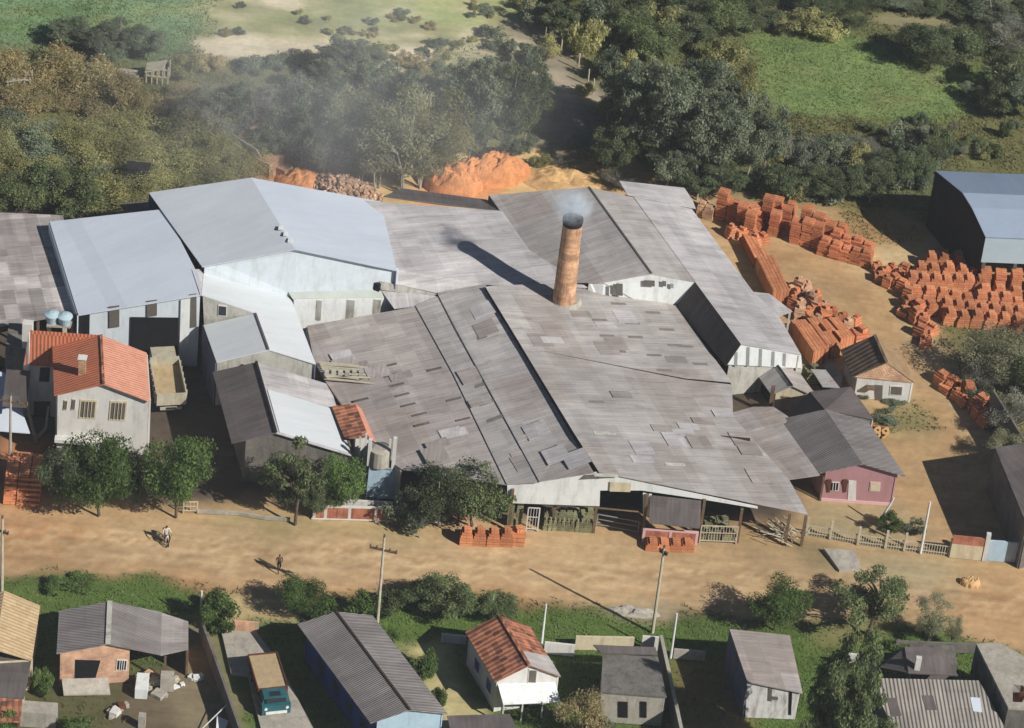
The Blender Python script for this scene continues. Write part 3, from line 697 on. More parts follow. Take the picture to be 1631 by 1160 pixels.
def farwin(x0, y0, x1, y1, mat):
    nn = Vector(((c2-c1).y, -(c2-c1).x, 0)).normalized(); nn = nn if nn.y < 0 else -nn
    pts = [onplane(x, y, c1, nn)+nn*.25 for x, y in ((x0, y1), (x1, y1+1), (x1, y0+1), (x0, y0))]
    MB().poly(pts, .05, n=nn).build('wall_vent', M[mat], far)
for a in ((971, 452, 976, 466, 'slate'), (981, 449, 991, 468, 'slate'), (1025, 444, 1042, 453, 'slate'), (1054, 445, 1060, 453, 'slate'), (1067, 449, 1072, 456, 'steel')): farwin(*a)
# right long shed
rs = empty('long_shed', P(1180, 480), 'long grey shed on the yard side with a dark steep flank and striped white end', 'shed')
tA, tB = P(1107, 449, 5.4), P(1180, 548, 5.4)
q = MB(); uu = tB-tA
LPL = pn(tA, tB, P(1276, 565, 3.6)); lr = on(LPL, (1008, 312), (1102, 333), (1199, 464), (1240, 503), (1276, 565)); l0 = on(LPL, (990, 309))[0]
q.slab([lr[0], lr[1], lr[2], lr[3], lr[4], tB, tA], .07, u=uu)
q.slab(on(LPL, (986, 290), (1090, 301), (1103, 321), (1108, 334), (999, 312), dz=.12), .07, u=uu)
q.slab([lr[2]-UP*.06, lr[2]+(P(1225, 466, lr[2].z)-lr[2])*1.0-UP*.1, P(1262, 496, lr[2].z-.7), lr[3]-UP*.08], .07, u=uu)
q.build('roof', [M['cem_lt']], rs)
q = MB().slab([tA, P(1075, 487, 2.9), on(pn(tA, tB, P(1075, 487, 2.9)), (1157, 583))[0], tB], .06, u=uu).build('steep_flank_roof', M['cem_dark'], rs)  # darker sheet colour stands in for the shade on this flank
e1 = lr[4]; ev = e1-tB; ev.z = 0; ev.normalize(); en = Vector((ev.y, -ev.x, 0)); EPL = (tB-en*.05, en)
MB().poly(on(EPL, (1158, 581), (1180, 550), (1276, 566), (1278, 587)), .08, n=en).build('end_wall', M['clad'], rs)
for x, yt in ((1172, 561), (1191, 553), (1211, 556), (1231, 560), (1249, 563)):
    MB().poly([p+en*.02 for p in on(EPL, (x-3, 583), (x+2, 584), (x+3, yt), (x-2, yt))], .03, n=en).build('grey_strip', M['steel'], rs)
lw_ = on(EPL, (1162, 582), (1279, 587)); lw_ = [p-en*.15 for p in lw_]
MB().poly([lw_[0], lw_[1], Vector((lw_[1].x, lw_[1].y, 0)), Vector((lw_[0].x, lw_[0].y, 0))], .1, n=en).build('lower_wall', M['clad_old'], rs)
for s_, e_ in ((lr[1], lr[2]), (lr[3], lr[4])):
    s_, e_ = s_-UP*.1-ev*.15, e_-UP*.1-ev*.15; MB().poly([s_, e_, Vector((e_.x, e_.y, 0)), Vector((s_.x, s_.y, 0))], .1, n=ev).build('side_wall', M['clad_old'], rs)
b = P(1258, 498, lr[2].z-.75); MB().beam(b, Vector((b.x, b.y, 0)), .18).build('post', M['palewood'], rs)
# rusty low roof panel between big shed and pink house
lo = empty('low_lean_to', P(1215, 720), 'low grey lean-to roof between the big shed and the pink house', 'shed')
MB().slab([P(1166, 657, 3.0), P(1200, 648, 3.0), P(1232, 648, 3.0), P(1262, 668, 3.0), P(1247, 674, 3.0), P(1306, 757, 2.95), P(1257, 764, 2.95), P(1167, 664, 3.0)], .06, u=P(1257, 764, 3)-P(1167, 664, 3)).build('roof', M['cem_warm'], lo)
MB().box(P(1225, 660, 0), .3, .3, 2.9).build('post', M['wood'], lo)

# ================= chimney =================
cb = P(898, 479, 5.2); ch = None
for hh in np.arange(8, 24, .02):
    d = Vector((cb.x, cb.y, hh))-CAM; yy = CY-FPX*d.dot(_U)/d.dot(_F)
    if yy <= 350: ch = hh; break
chim = empty('chimney', (cb.x, cb.y, 0), 'tall round tapering brick chimney with a blackened top, smoking', 'chimney')
n = 9; pts = [Vector((cb.x, cb.y, ch*i/n)) for i in range(n+1)]; rad = [1.06-.27*i/n for i in range(n+1)]
MB().tube(pts, rad, 28, cap=False).build('shaft', M['chim'], chim, smooth=True)
tp = pts[-1]; MB().tube([tp-UP*.45, tp-UP*.2, tp-UP*.18, tp+UP*.12], [.815, .81, .86, .86], 28, cap=False).tube([tp+UP*.12, tp+UP*.121], [.86, .62], 28, cap=False).tube([tp+UP*.12, tp-UP*1.5], [.62, .6], 28, cap=False).build('sooty_rim', M['sootb'], chim)
MB().tube([tp-UP*1.4, tp-UP*1.39], [.62, .6], 20).build('flue', M['sootb'], chim)
fl = P(900, 476, 5.2); MB().tube([fl-UP*.3, fl+UP*.12], [1.45, 1.25], 20).build('base_collar', M['conc'], chim)

# ================= left hangars =================
hg = empty('metal_hangar', P(440, 420), 'big pale metal hangar with a wide white front gable', 'hangar')
a0, a1, b1 = P(237, 307, 7.7), P(400, 283, 9.8), P(470, 397, 9.8); HPL = pn(a0, a1, b1); b0 = on(HPL, (322, 425))[0]
b2 = P(632, 431, 7.2); HPR = pn(a1, b1, b2); a2 = on(HPR, (606, 321))[0]
q = MB(); q.slab([a0, a1, b1, b0], .08, u=b1-a1); q.slab([a1, a2, b2, b1], .08, u=b1-a1, mi=1); q.build('roof', [M['metal_r'], M['metal_g']], hg)
q = MB(); ins = Vector((.15, .35, 0))
q.wall([b0+ins-UP*.1, b1+ins-UP*.12, b2+ins-UP*.1], 4.0, th=.1, n=Vector((0, -1, 0))); q.build('gable_wall', M['clad_b'], hg)
q = MB();  q.poly([a0-UP*.1, a1-UP*.12, a2-UP*.1, Vector((a2.x, a2.y, 0)), Vector((a0.x, a0.y, 0))], .1, n=Vector((0, 1, 0)))
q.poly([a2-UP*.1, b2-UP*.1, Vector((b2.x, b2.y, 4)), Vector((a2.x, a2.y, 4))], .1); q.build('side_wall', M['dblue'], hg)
q = MB()
for x, y in ((462, 384), (455, 374), (447, 364)):
    p = onplane(x, y, a1, (b1-a1).cross(a2-a1).normalized()); q.box(p, .35, .5, .12)
q.build('ridge_vent', M['clad'], hg)
# low dark shed roofs behind
lb_ = empty('rear_lean_to', P(210, 320), 'dark lean-to tucked behind the metal hangar under the trees', 'shed')
MB().slab([P(190, 325, 4.2), P(234, 319, 4.2), P(242, 333, 4.0), P(200, 338, 4.0)], .08).build('roof', M['cem_dark'], lb_)
MB().box(P(215, 338, 0)+Vector((0, 1.5, 0)), 2.0, 1.2, 3.9).build('wall', M['sootb'], lb_)
# F1 front metal shed
ms = empty('metal_shed', P(210, 480), 'lower pale metal roofed shed with tall dark doorway behind the white house', 'shed')
f0, f1, k0, kk, kr, kf = on(HPL, (125, 500), (319, 468), (79, 351), (243, 333), (318, 440), (306, 428), dz=-.14); kk2 = on(HPL, (262, 331), dz=-.14)[0]
FM = facade3(f0, f1)
q = MB(); q.slab([f0, k0, kk, kk2, kr, f1], .08, u=f1-kk); q.build('roof', M['metal'], ms)
q = MB(); e_ = FM.n*.3; q.poly([f0-e_-UP*.12, f1-e_-UP*.12, Vector((f1.x, f1.y, 0))-e_, Vector((f0.x, f0.y, 0))-e_], .1, n=FM.n)
q.poly([k0-UP*.1, f0-UP*.1, Vector((f0.x, f0.y, 0)), Vector((k0.x, k0.y, 0))], .1); q.poly([k0-UP*.1, kk-UP*.1, Vector((kk.x, kk.y, 0)), Vector((k0.x, k0.y, 0))], .1); q.build('wall', M['clad_b'], ms)
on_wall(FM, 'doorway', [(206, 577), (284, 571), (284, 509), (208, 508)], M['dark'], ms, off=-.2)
dw = on_wall(FM, 'sliding_door', [(286, 552), (301, 548), (303, 477), (288, 480)], M['clad'], ms, off=-.15)
for a in ((174, 491, 190, 525), (234, 482, 250, 507), (301, 472, 313, 525)): 
    on_wall(FM, 'louvre', [(a[0], a[3]), (a[2], a[3]-2), (a[2], a[1]-2), (a[0], a[1])], M['slate'], ms, off=-.18)
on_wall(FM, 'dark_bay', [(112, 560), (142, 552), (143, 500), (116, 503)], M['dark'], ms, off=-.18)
# F0 patchwork roof far left
pr = empty('patchwork_shed', P(40, 480), 'old shed at the left edge with a mottled patchwork sheet roof', 'shed')
q = MB(); q.slab([P(-120, 333, 4.3), P(100, 343, 4.3), P(140, 492, 4.1), P(122, 499, 4.1), P(0, 520, 4.1), P(-120, 535, 4.1)], .08, u=P(122, 499, 4)-P(80, 343, 4)); q.build('roof', M['cem_patch'], pr)
q = MB(); A_ = P(-120, 500, 0); 
for px, py in ((20, 555), (60, 562), (110, 560)): b = P(px, py); MB().beam(b, Vector((b.x, b.y, 4.0)), .2).build('post', M['wood'], pr)
MB().poly([P(-120, 500, 0), P(120, 480, 0), P(120, 480, 0)+UP*3.9, P(-120, 500, 0)+UP*3.9], .1, n=Vector((0, -1, 0))).build('back_wall', M['darkwood'], pr)
# F3/F4 white gabled building
wb = empty('white_roof_building', P(410, 560), 'white metal roofed building stepped down in front of the hangar', 'building')
q = MB(); rr0, rr1 = P(407, 499, 5.9), P(428, 557, 5.9); WPL = pn(rr0, rr1, P(503, 580, 4.7))
wp_ = on(WPL, (325, 426), (445, 449), (466, 482), (503, 580)); wa = on(WPL, (321, 470))[0]
q.slab([wp_[0], wp_[1], wp_[2], wp_[3], rr1, rr0, wa], .08, u=rr1-rr0)
q.slab([rr0-UP*.04, rr1-UP*.04, P(345, 577, 4.6), on(pn(rr0, rr1, P(345, 577, 4.6)), (324, 518))[0]], .08, u=rr1-rr0)
q.build('roof', [M['metal_w']], wb)
MB().slab([kf+UP*.05, wp_[0]-UP*.1, wa-UP*.1, f1+UP*.05], .06).build('dark_flashing', M['cem_lt'], wb)
q = MB(); nF = Vector((-.1, -1, 0)).normalized()
wz = on(pn(wa, rr0, wa+Vector((0, 0, -3))), (323, 471), (406, 500), (405, 501), (325, 519)); q.poly(wz, .08, n=nF)
q.build('upper_gable_wall', M['clad_old'], wb)
MB().poly([P(346, 577, 4.5), P(428, 558, 5.8), P(502, 580, 4.6), P(500, 580, 4.6)-UP*3, P(346, 577, 4.5)-UP*4.4], .1, n=nF).build('gable_wall', M['clad_old'], wb)
q = MB(); a, b = P(324, 518, 4.5), P(345, 577, 4.5); q.poly([a, b, Vector((b.x, b.y, 0)), Vector((a.x, a.y, 0))], .1)
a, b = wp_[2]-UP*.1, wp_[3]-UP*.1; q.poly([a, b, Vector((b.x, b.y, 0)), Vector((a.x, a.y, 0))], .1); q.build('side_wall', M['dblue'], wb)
wq = [p+nF*.06 for p in on(pn(wa, rr0, wa+Vector((0, 0, -3))), (347, 503), (362, 504), (362, 487), (348, 485))]
w_ = MB().poly(wq, .05, n=nF).build('window', M['white'], wb); cc = sum(wq, Vector())/4
MB().poly([cc+(p-cc)*.8+nF*.03 for p in wq], .03, n=nF).build('pane', M['glass'], w_)
MB().beam(rr0+UP*.02, rr1+UP*.02, .14, .06).build('ridge_cap', M['slate'], wb)
# low roof beside it with striped white wall
sr = empty('narrow_lean_to', P(530, 500), 'narrow pale green-grey lean-to with striped white wall below the hangar gable', 'shed')
q = MB().slab([P(449, 450, 5.6), P(598, 453, 5.4), P(632, 474, 4.6), P(466, 476, 4.9)], .07).build('roof', plain('grey_green_sheet', lin(172, 178, 170), .8, .08), sr)
q = MB(); t0, t1 = P(468, 478, 4.85), P(630, 475, 4.55); q.wall([t0, t1], 0, th=.08, n=Vector((0, -1, 0))); q.build('wall', M['clad'], sr)
q = MB(); dn_ = (t1-t0); nn_ = Vector((dn_.y, -dn_.x, 0)).normalized()
for t in (.24, .54, .8): a = lerp(t0, t1, t)+nn_*.03-UP*.08; MB().beam(a, a-UP*2.0, 1.0 if t > .5 else .6, .04).build('grey_strip', M['clad_old'], sr)
MB().poly([P(598, 447, 5.9), P(607, 452, 5.9), P(606, 462, 5.0), P(597, 458, 5.2)], .3).build('duct', M['sootb'], sr)
# scrap timber on the roof joint
sp_ = empty('timber_stack', P(545, 590, 3.6), 'stack of pale boards lying on the grey roof beside the white building', 'timber stack')
q = MB()
for i in range(9):
    x = 508+i*1.5; y = 577+i*3.2; a = P(x, y, 4.0); b = P(x+random.uniform(52, 78), y+random.uniform(2, 9), 4.0); q.beam(a, b, .12, .1)
q.build('board', M['palewood'], sp_)
q = MB()
for i in range(6):
    a = P(520+i*11, 600, 3.7); q.box(a, .35, .3, .6)
q.build('crate', M['clad_old'], sp_)

# F5 gable in front
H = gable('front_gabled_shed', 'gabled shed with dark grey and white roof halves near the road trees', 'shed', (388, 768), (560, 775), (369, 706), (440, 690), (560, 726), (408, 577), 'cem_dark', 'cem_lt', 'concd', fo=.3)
A, d = H['A'], H['d']; u5 = (H['ER']-A)
q = MB().slab([A+u5*.05+d*.62+UP*.07, A+u5*.93+d*.62+UP*.07, A+u5*.96+UP*.07+d*.02, A+u5*.05+UP*.07+d*.02], .04, u=d).build('white_roof_sheet', M['metal_w'], H['root'])
MB().beam(A+UP*.1, A+d+UP*.1, .18, .1).build('ridge_cap', M['sootb'], H['root'])
H['root'].name = 'front_gabled_shed'
# red tile annex
H = gable('tiled_annex', 'small red and orange tiled annex joined to the grey roof by the road', 'annex', (562, 757), (622, 758), (549, 699), (587, 695), (612, 716), (566, 643), 'tile_r', 'tile_p', 'white', fo=.2)
# terrace with tank and posts
tr = empty('terrace', P(602, 770), 'white walled terrace with bare posts beside the tiled annex', 'terrace')
FT = Facade((583, 792), (640, 797))
MB().poly([FT.pt(583, 792), FT.pt(640, 797), FT.pt(632, 748), FT.pt(588, 744)], .2, n=FT.n).build('wall', M['ltblue'], tr)
tz = FT.pt(588, 744).z; s0, s1 = FT.pt(588, 744), FT.pt(632, 748)
MB().slab([s0, s1, s1-FT.n*2.6, s0-FT.n*2.6], .15).build('deck', M['conc'], tr)
for px, py, hh in ((587, 741, 2.6), (626, 745, 3.0), (572, 724, 1.8), (619, 735, 2.2), (581, 727, 2.3)):
    b = P(px, py, tz); MB().beam(b, b+UP*hh, .28 if hh > 2.5 else .15).build('post', M['white'], tr)
b = P(604, 738, tz); tk = tag(MB().tube([b, b+UP*.05, b+UP*1.5, b+UP*1.6], [.85, .9, .86, .5], 18).build('water_tank', M['conc'], origin=b), 'grey cylindrical water tank standing on the white terrace between two posts', 'water tank')

# ================= white house with orange roof =================
H = gable('white_house', 'two storey white house with orange tiled roof and shuttered windows', 'house', (90, 742), (236, 752), (86, 630), (165, 612), (239, 640), (161, 534), 'tile_o', 'tile_p', 'white', fo=.35, ridge=('tile_r', .2))
hr = H['root']; F = H['F']
for a in ((102, 637, 108, 653), (115, 635, 121, 653)): window(F, *a, hr, frame='cream', pane='slate')
for a in ((128, 636, 155, 666), (176, 638, 203, 669)): window(F, *a, hr, frame='cream', pane='slate', bars=3, name='shuttered_window')
on_wall(F, 'balcony_slab', [(88, 698), (160, 704), (160, 699), (88, 693)], M['white'], hr, off=.6, th=.6)
on_wall(F, 'garage_opening', [(98, 740), (150, 744), (152, 712), (100, 707)], M['dark'], hr)  # flat panel painted dark as the shade of the set-back ground floor
# chimney stack on the roof
c = onplane(131, 594, H['EL'], (H['A']-H['EL']).cross(H['d']).normalized()); cs = MB().box(c-UP*.3, .55, .5, 1.75).build('roof_chimney', M['brickpale'], hr)
MB().box(c+UP*1.45, .7, .65, .1).build('chimney_cap', M['white'], cs)
# left wing
z_e = 5.3; wv = [P(38, 580, z_e), P(89, 584, z_e), P(161, 534, H['A'].z-.05), P(48, 526, H['A'].z-.05)]
wing = MB().slab(wv, .1, u=wv[1]-wv[0]).build('wing_roof', M['tile_o'], hr)
nw = Vector(((wv[1]-wv[0]).y, -(wv[1]-wv[0]).x, 0)).normalized()
MB().wall([wv[0]-nw*.3-UP*.12, wv[1]-nw*.3-UP*.12], 0, th=.15, n=nw).build('wing_wall', M['white'], hr)
MB().wall([wv[0]-nw*.3-UP*.12, wv[3]-UP*.12], 0, th=.15).build('wing_side_wall', M['white'], hr)
wq = [onplane(x, y, wv[0]-nw*.25, nw) for x, y in ((62, 608), (78, 609), (80, 586), (64, 586))]
MB().poly(wq, .05, n=nw).build('wing_window', M['glass'], hr)
wq = [onplane(x, y, wv[0]-nw*.25, nw) for x, y in ((52, 700), (78, 702), (80, 640), (54, 640))]
MB().poly(wq, .05, n=nw).build('wing_door', M['dark'], hr)
MB().box(P(44, 552, 5.2), .8, .7, 2.4).build('wing_chimney', M['white'], hr)
MB().beam(P(89, 585, z_e+.1), P(160, 535, H['A'].z+.05), .14, .1).build('valley_tile', M['tile_p'], hr)
# tanks
ts = empty('tank_stand', P(90, 560), 'brick and concrete stand holding two pale blue tanks behind the orange roof', 'stand')
zt = 7.3
q = MB()
for px in (78, 103): b = P(px, 527, zt-1.2); MB().beam(Vector((b.x, b.y, 0)), b+UP*.9, .3).build('leg', M['cream'], ts)
MB().slab([P(74, 519, zt), P(112, 521, zt), P(115, 512, zt), P(76, 510, zt)], .15).build('top_slab', M['conc'], ts)
for i, (px, py, lb) in enumerate(((83, 513, 'left pale blue water tank on the stand behind the orange roof'), (103, 516, 'right pale blue water tank on the stand behind the orange roof'))):
    b = P(px, py, zt); t_ = empty('water_tank', b, lb, 'water tank', 'pale blue tanks behind the house')
    MB().tube([b, b+UP*.75], [.42, .6], 18).build('body', M['tank'], t_, smooth=False)
    MB().tube([b+UP*.75, b+UP*.82, b+UP*1.0], [.65, .63, .2], 18).build('lid', M['tank'], t_)
# buildings at the left edge
le = empty('left_edge_shed', P(0, 660), 'pale blue metal roofed shed at the left edge beside the white house', 'shed')
MB().slab([P(-80, 560, 3.2), P(14, 596, 3.2), P(48, 690, 3.0), P(-80, 680, 3.0)], .08).build('roof', M['metal'], le)
MB().box(P(-10, 680, 0)+Vector((0, .6, 0)), 4.5, .2, 2.9).build('wall', M['clad_old'], le)
le2 = empty('grey_side_building', P(28, 600), 'narrow grey rendered building between the left shed and the white house', 'building')
MB().box(P(26, 620, 0), 1.6, 4.5, 5.0, .1).build('wall', M['concd'], le2)
MB().box(P(26, 620, 5.0), 1.9, 4.8, .12, .1).build('roof', M['cem_dark'], le2)

# ================= pink house =================
H = gable('pink_house', 'small pink house with white door, grey sheet roof and open porch', 'house', (1308, 796), (1421, 804), (1257, 764), (1374, 739), (1443, 759), (1315, 652), 'cem_house', 'cem_house', 'pink', fo=.35)
hr, F = H['root'], H['F']
on_wall(F, 'door', [(1350, 797), (1363, 798), (1364, 766), (1352, 765)], M['white'], hr)
window(F, 1386, 767, 1403, 782, hr, frame='pinktrim', pane='cream', inner='shutter')
wn = window(F, 1322, 767, 1337, 781, hr, frame='white', pane='dark', bars=2)
q = MB()
for x in (1319, 1345):   # heart-topped dark shutters
    pts = [(x, 783), (x+3, 783), (x+4, 772), (x+6, 766), (x+4, 762), (x+2, 764), (x, 762), (x-3, 766), (x-1, 772)]
    q.poly(quadF(F, pts, .12), .05, n=F.n)
q.build('shutter', M['rust'], hr)
on_wall(F, 'plinth', [(1308, 797), (1421, 805), (1421, 801), (1308, 793)], M['pinktrim'], hr, off=.1, th=.1)
MB().beam(P(1306, 797), P(1306, 797)+UP*2.4, .12).build('porch_post', M['wood'], hr)
MB().poly([P(1275, 770)+Vector((0, 2.5, 0)), P(1308, 772)+Vector((0, 2.5, 0)), P(1308, 772)+Vector((0, 2.5, 2.5)), P(1275, 770)+Vector((0, 2.5, 2.4))], .1, n=F.n).build('porch_wall', M['darkwood'], hr)
# grey monopitch house behind it
gh = empty('grey_hip_shed', P(1330, 660), 'small dark grey roofed shed just behind the pink house', 'shed')
z1, z2 = 3.9, 2.7
q = MB().slab([P(1290, 624, z1), P(1355, 616, z1), P(1392, 668, z2), P(1314, 653, z1)], .08, u=P(1314, 653, z1)-P(1290, 624, z1)).build('roof', M['cem_dark'], gh)
q = MB().slab([P(1290, 624, z1-.03), P(1314, 653, z1-.03), P(1262, 669, 2.3), P(1253, 661, 2.3)], .08).build('dark_roof_slope', M['sootb'], gh)
a, b = P(1355, 616, z1), P(1391, 667, z2); MB().poly([a-UP*.1, b-UP*.1, Vector((b.x, b.y, 0)), Vector((a.x, a.y, 0))], .1).build('wall', M['clad_old'], gh)
a, b = P(1316, 655, z1-.1), P(1390, 668, z2-.1); MB().poly([a, b, Vector((b.x, b.y, 0)), Vector((a.x, a.y, 0))], .1, n=Vector((0, -1, 0))).build('front_wall', M['concd'], gh)
# white brick house with dark tiles
H = gable('brick_gabled_house', 'small white house with brick gable and dark tiled roof by the brick yard', 'house', (1360, 634), (1449, 641), (1357, 600), (1412, 577), (1457, 609), (1393, 534), 'tile_d', 'dirtroof', 'white', fo=.1, ridge=('tile_d', .25))
hr, F = H['root'], H['F']
A0, EL0, ER0 = H['A']-F.n*.0-UP*.15, H['EL']-UP*.15, H['ER']-UP*.15
MB().poly([EL0+(A0-EL0)*.06, ER0+(A0-ER0)*.06-UP*.05, A0], .05, n=F.n).build('brick_gable', M['brickpale'], hr)
on_wall(F, 'door', [(1394, 637), (1405, 638), (1406, 614), (1393, 613)], M['slate'], hr)
window(F, 1418, 614, 1439, 629, hr, frame='white', pane='slate')
on_wall(F, 'door_canopy', [(1380, 616), (1393, 617), (1393, 614), (1380, 613)], M['wood'], hr, off=.5, th=.5)
# small gabled shed
H = gable('little_gabled_shed', 'little grey gabled shed with dark open side by the striped shed end', 'shed', (1232, 652), (1280, 656), (1229, 629), (1262, 615), (1303, 634), (1231, 572), 'cem', 'cem_warm', 'cream', fo=.15, ridge=('sootb', .14))
on_wall(H['F'], 'lintel', [(1244, 634), (1258, 635), (1258, 632), (1244, 631)], M['wood'], H['root'])
q = MB().poly([H['G0']+H['nl']*.04+H['dd']*.1, H['G0']+H['nl']*.04+H['dd']*.95, H['G0']+H['nl']*.04+H['dd']*.95+UP*1.9, H['G0']+H['nl']*.04+H['dd']*.1+UP*1.7], .05, n=H['nl']).build('side_opening', M['sootb'], H['root'])  # near-black panel over the left long wall
l2 = empty('tool_shed', P(1312, 620), 'tiny flat roofed tool shed beside the white brick house', 'shed')
MB().slab([P(1291, 588, 2.2), P(1315, 589, 2.2), P(1338, 618, 2.2), P(1310, 616, 2.2), P(1300, 600, 2.2)], .06).build('roof', M['cem'], l2)
MB().box(P(1320, 622, 0), 1.0, 1.8, 2.1, .5).build('wall', M['sootb'], l2)

# ================= right edge hall =================
hl = empty('blue_hall', P(1620, 360), 'tall blue-grey metal hall with open side at the right edge', 'hall')
FH = Facade((1566, 452), (1640, 455))
e0 = FH.pt(1570, 378); wv = FH.u*14
rz_ = e0.z+1.9; r0 = P(1533, 307, rz_); kz = e0.z+.2; bk = P(1490, 272, rz_-.9)
mid_ = P(1548, 331, rz_-.45)
q = MB(); q.slab([bk, bk+wv, r0+wv, r0], .08, u=wv); q.slab([r0, r0+wv, mid_+wv, mid_], .08, u=wv, mi=1); q.slab([mid_, mid_+wv, e0+wv, e0], .08, u=wv, mi=1); q.build('roof', [M['metal_b'], plain('pale_blue_grey_sheet', lin(136, 150, 168), .6, .05)], hl)  # darker back slope, paler front slope: sunlight put into the roof colours
l0 = FH.pt(1568, 418)
MB().poly([e0, e0+wv, Vector((e0.x, e0.y, l0.z))+wv, Vector((e0.x, e0.y, l0.z))], .08, n=FH.n).build('front_wall', plain('pale_hall_cladding', lin(168, 186, 194), .6, .05), hl)
q = MB(); q.wall([e0-UP*.05, mid_-UP*.05, r0-UP*.05, bk-UP*.05], 0, th=.08); q.build('end_wall', M['sootb'], hl)  # shade on this gable end is painted in as near-black
for k in (.02, .22, .45, .7): b = Vector((e0.x, e0.y, 0))+wv*k; MB().beam(b, b+UP*l0.z, .28).build('post', M['slate'], hl)
MB().poly([Vector((e0.x, e0.y, 0))-FH.n*4, Vector((e0.x, e0.y, 0))-FH.n*4+wv, Vector((e0.x, e0.y, 3.5))-FH.n*4+wv, Vector((e0.x, e0.y, 3.5))-FH.n*4], .1, n=FH.n).build('inner_wall', M['conc'], hl)
# grey shed at right edge
rg = empty('right_edge_shed', P(1640, 800), 'plain dark grey shed at the right edge behind the blue wall', 'shed')
q = MB().slab([P(1585, 713, 4.6), P(1700, 696, 4.6), P(1760, 800, 4.4), P(1636, 838, 4.4)], .08).build('roof', M['cem_dark'], rg)
a, b, c = P(1586, 714, 4.5), P(1636, 838, 4.3), P(1760, 801, 4.3)
MB().poly([a, b, Vector((b.x, b.y, 0)), Vector((a.x, a.y, 0))], .1).poly([b, c, Vector((c.x, c.y, 0)), Vector((b.x, b.y, 0))], .1).build('wall', M['concd'], rg)

# ================= houses this side of the road =================
t1 = empty('tan_tiled_house', P(10, 1080), 'house with tan tiled roof at the lower left edge', 'house')
q = MB(); q.slab([P(7, 941, 4.3), P(64, 965, 3.1), P(51, 1052, 3.0), P(-8, 1034, 4.2)], .1, u=P(-8, 1034, 4.2)-P(7, 941, 4.3)); q.slab([P(7, 941, 4.3), P(-8, 1034, 4.2), P(-90, 1060, 3.0), P(-70, 970, 3.0)], .1, u=P(-8, 1034, 4.2)-P(7, 941, 4.3)); q.build('roof', M['tile_t'], t1)
a, b = P(61, 967, 3.0), P(48, 1052, 2.9); MB().poly([a, b, Vector((b.x, b.y, 0)), Vector((a.x, a.y, 0))], .1).build('wall', M['cream'], t1)
a, b = P(-90, 1060, 2.9), P(48, 1052, 2.9); MB().poly([a, b, Vector((b.x, b.y, 0)), Vector((a.x, a.y, 0))], .1, n=Vector((0, -1, 0))).build('front_wall', M['cream'], t1)
t2 = empty('grey_tiled_annex', P(15, 1100), 'grey roofed annex below the tan tiled house at the left edge', 'annex')
MB().slab([P(-60, 1030, 2.9), P(50, 1051, 2.8), P(38, 1113, 2.6), P(-60, 1106, 2.6)], .08).build('roof', M['cem_dark'], t2)
MB().box(P(0, 1130, 0), 3.4, 1.6, 2.4, .05).build('wall', M['cream'], t2)
t3 = empty('red_tiled_porch', P(15, 1150), 'red tiled porch roof at the lower left corner', 'porch')
MB().slab([P(-40, 1108, 2.5), P(36, 1113, 2.5), P(33, 1150, 2.3), P(-40, 1150, 2.3)], .08).build('roof', M['tile_r'], t3)
MB().beam(P(30, 1148, 2.2), Vector((*P(30, 1148, 2.2).xy, 0)), .15).build('post', M['wood'], t3)
tag(MB().box(P(62, 1150, 0), 2.6, 1.3, 1.4, .05).build('water_cistern', M['conc'], origin=P(62, 1150)), 'flat pale concrete cistern at the lower left corner beside the red porch', 'cistern')

H = gable('brick_cottage', 'brick cottage with grey sheet roof and pale ridge strip, lower left', 'house', (95, 1095), (205, 1086), (90, 1041), (172, 1026), (256, 1043), (175, 958), 'cem_house', 'cem_house', 'brickwall', fo=.3, ridge=('clad_old', .38))
hr, F = H['root'], H['F']
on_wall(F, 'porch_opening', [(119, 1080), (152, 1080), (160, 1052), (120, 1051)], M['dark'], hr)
window(F, 186, 1050, 203, 1067, hr, frame='white', pane='dark', bars=3)
MB().slab([F.pt(98, 1088)+F.n*1.3, F.pt(172, 1087)+F.n*1.3, F.pt(172, 1078)+F.n*.1, F.pt(98, 1080)+F.n*.1], .12).build('porch_roof', M['conc'], hr)
MB().poly([F.pt(98, 1094)+F.n*.5, F.pt(172, 1094)+F.n*.5, F.pt(172, 1085)+F.n*.5, F.pt(98, 1085)+F.n*.5], .1, n=F.n).build('porch_wall', M['dark'], hr)  # dark panel paints the shade beneath the porch roof
ex = MB().slab([H['ER']-UP*.06, P(300, 1034, 2.6), P(300, 990, 2.6), H['ER']+H['d']-UP*.06], .07, u=H['d']).build('side_roof', M['cem_warm'], hr)
q = MB()
for px, py in ((297, 1075), (262, 1085)): b = P(px, py); MB().beam(b, b+UP*2.4, .15).build('post', M['wood'], hr)
a, b = P(299, 992, 2.5), P(299, 1034, 2.5); MB().poly([a, b, Vector((b.x, b.y, 0)), Vector((a.x, a.y, 0))], .1).build('side_wall', M['brickwall'], hr)

H = gable('blue_house', 'long blue house with a grey gabled roof, side wall in shade', 'house', (596, 1204), (700, 1191), (590, 1152), (653, 1131), (713, 1137), (535, 974), 'cem_house', 'cem_house', 'bluew', fo=.3, ridge=('darkwood', .16))
hr, F = H['root'], H['F']
q = MB().poly([H['G0']+F.n*.02, H['G1']+F.n*.02, Vector((H['G1'].x, H['G1'].y, H['top'](H['G1'])-.03))+F.n*.02, Vector((H['A'].x, H['A'].y, H['A'].z-.15))-F.n*.27, Vector((H['G0'].x, H['G0'].y, H['top'](H['G0'])-.03))+F.n*.02], .03, n=F.n).build('front_wall', M['ltblue'], hr)
for t in (.12, .3, .5, .72): side_window(H, t, 1.0, 1.1, 1.1, mat='glass', frame='bluew')
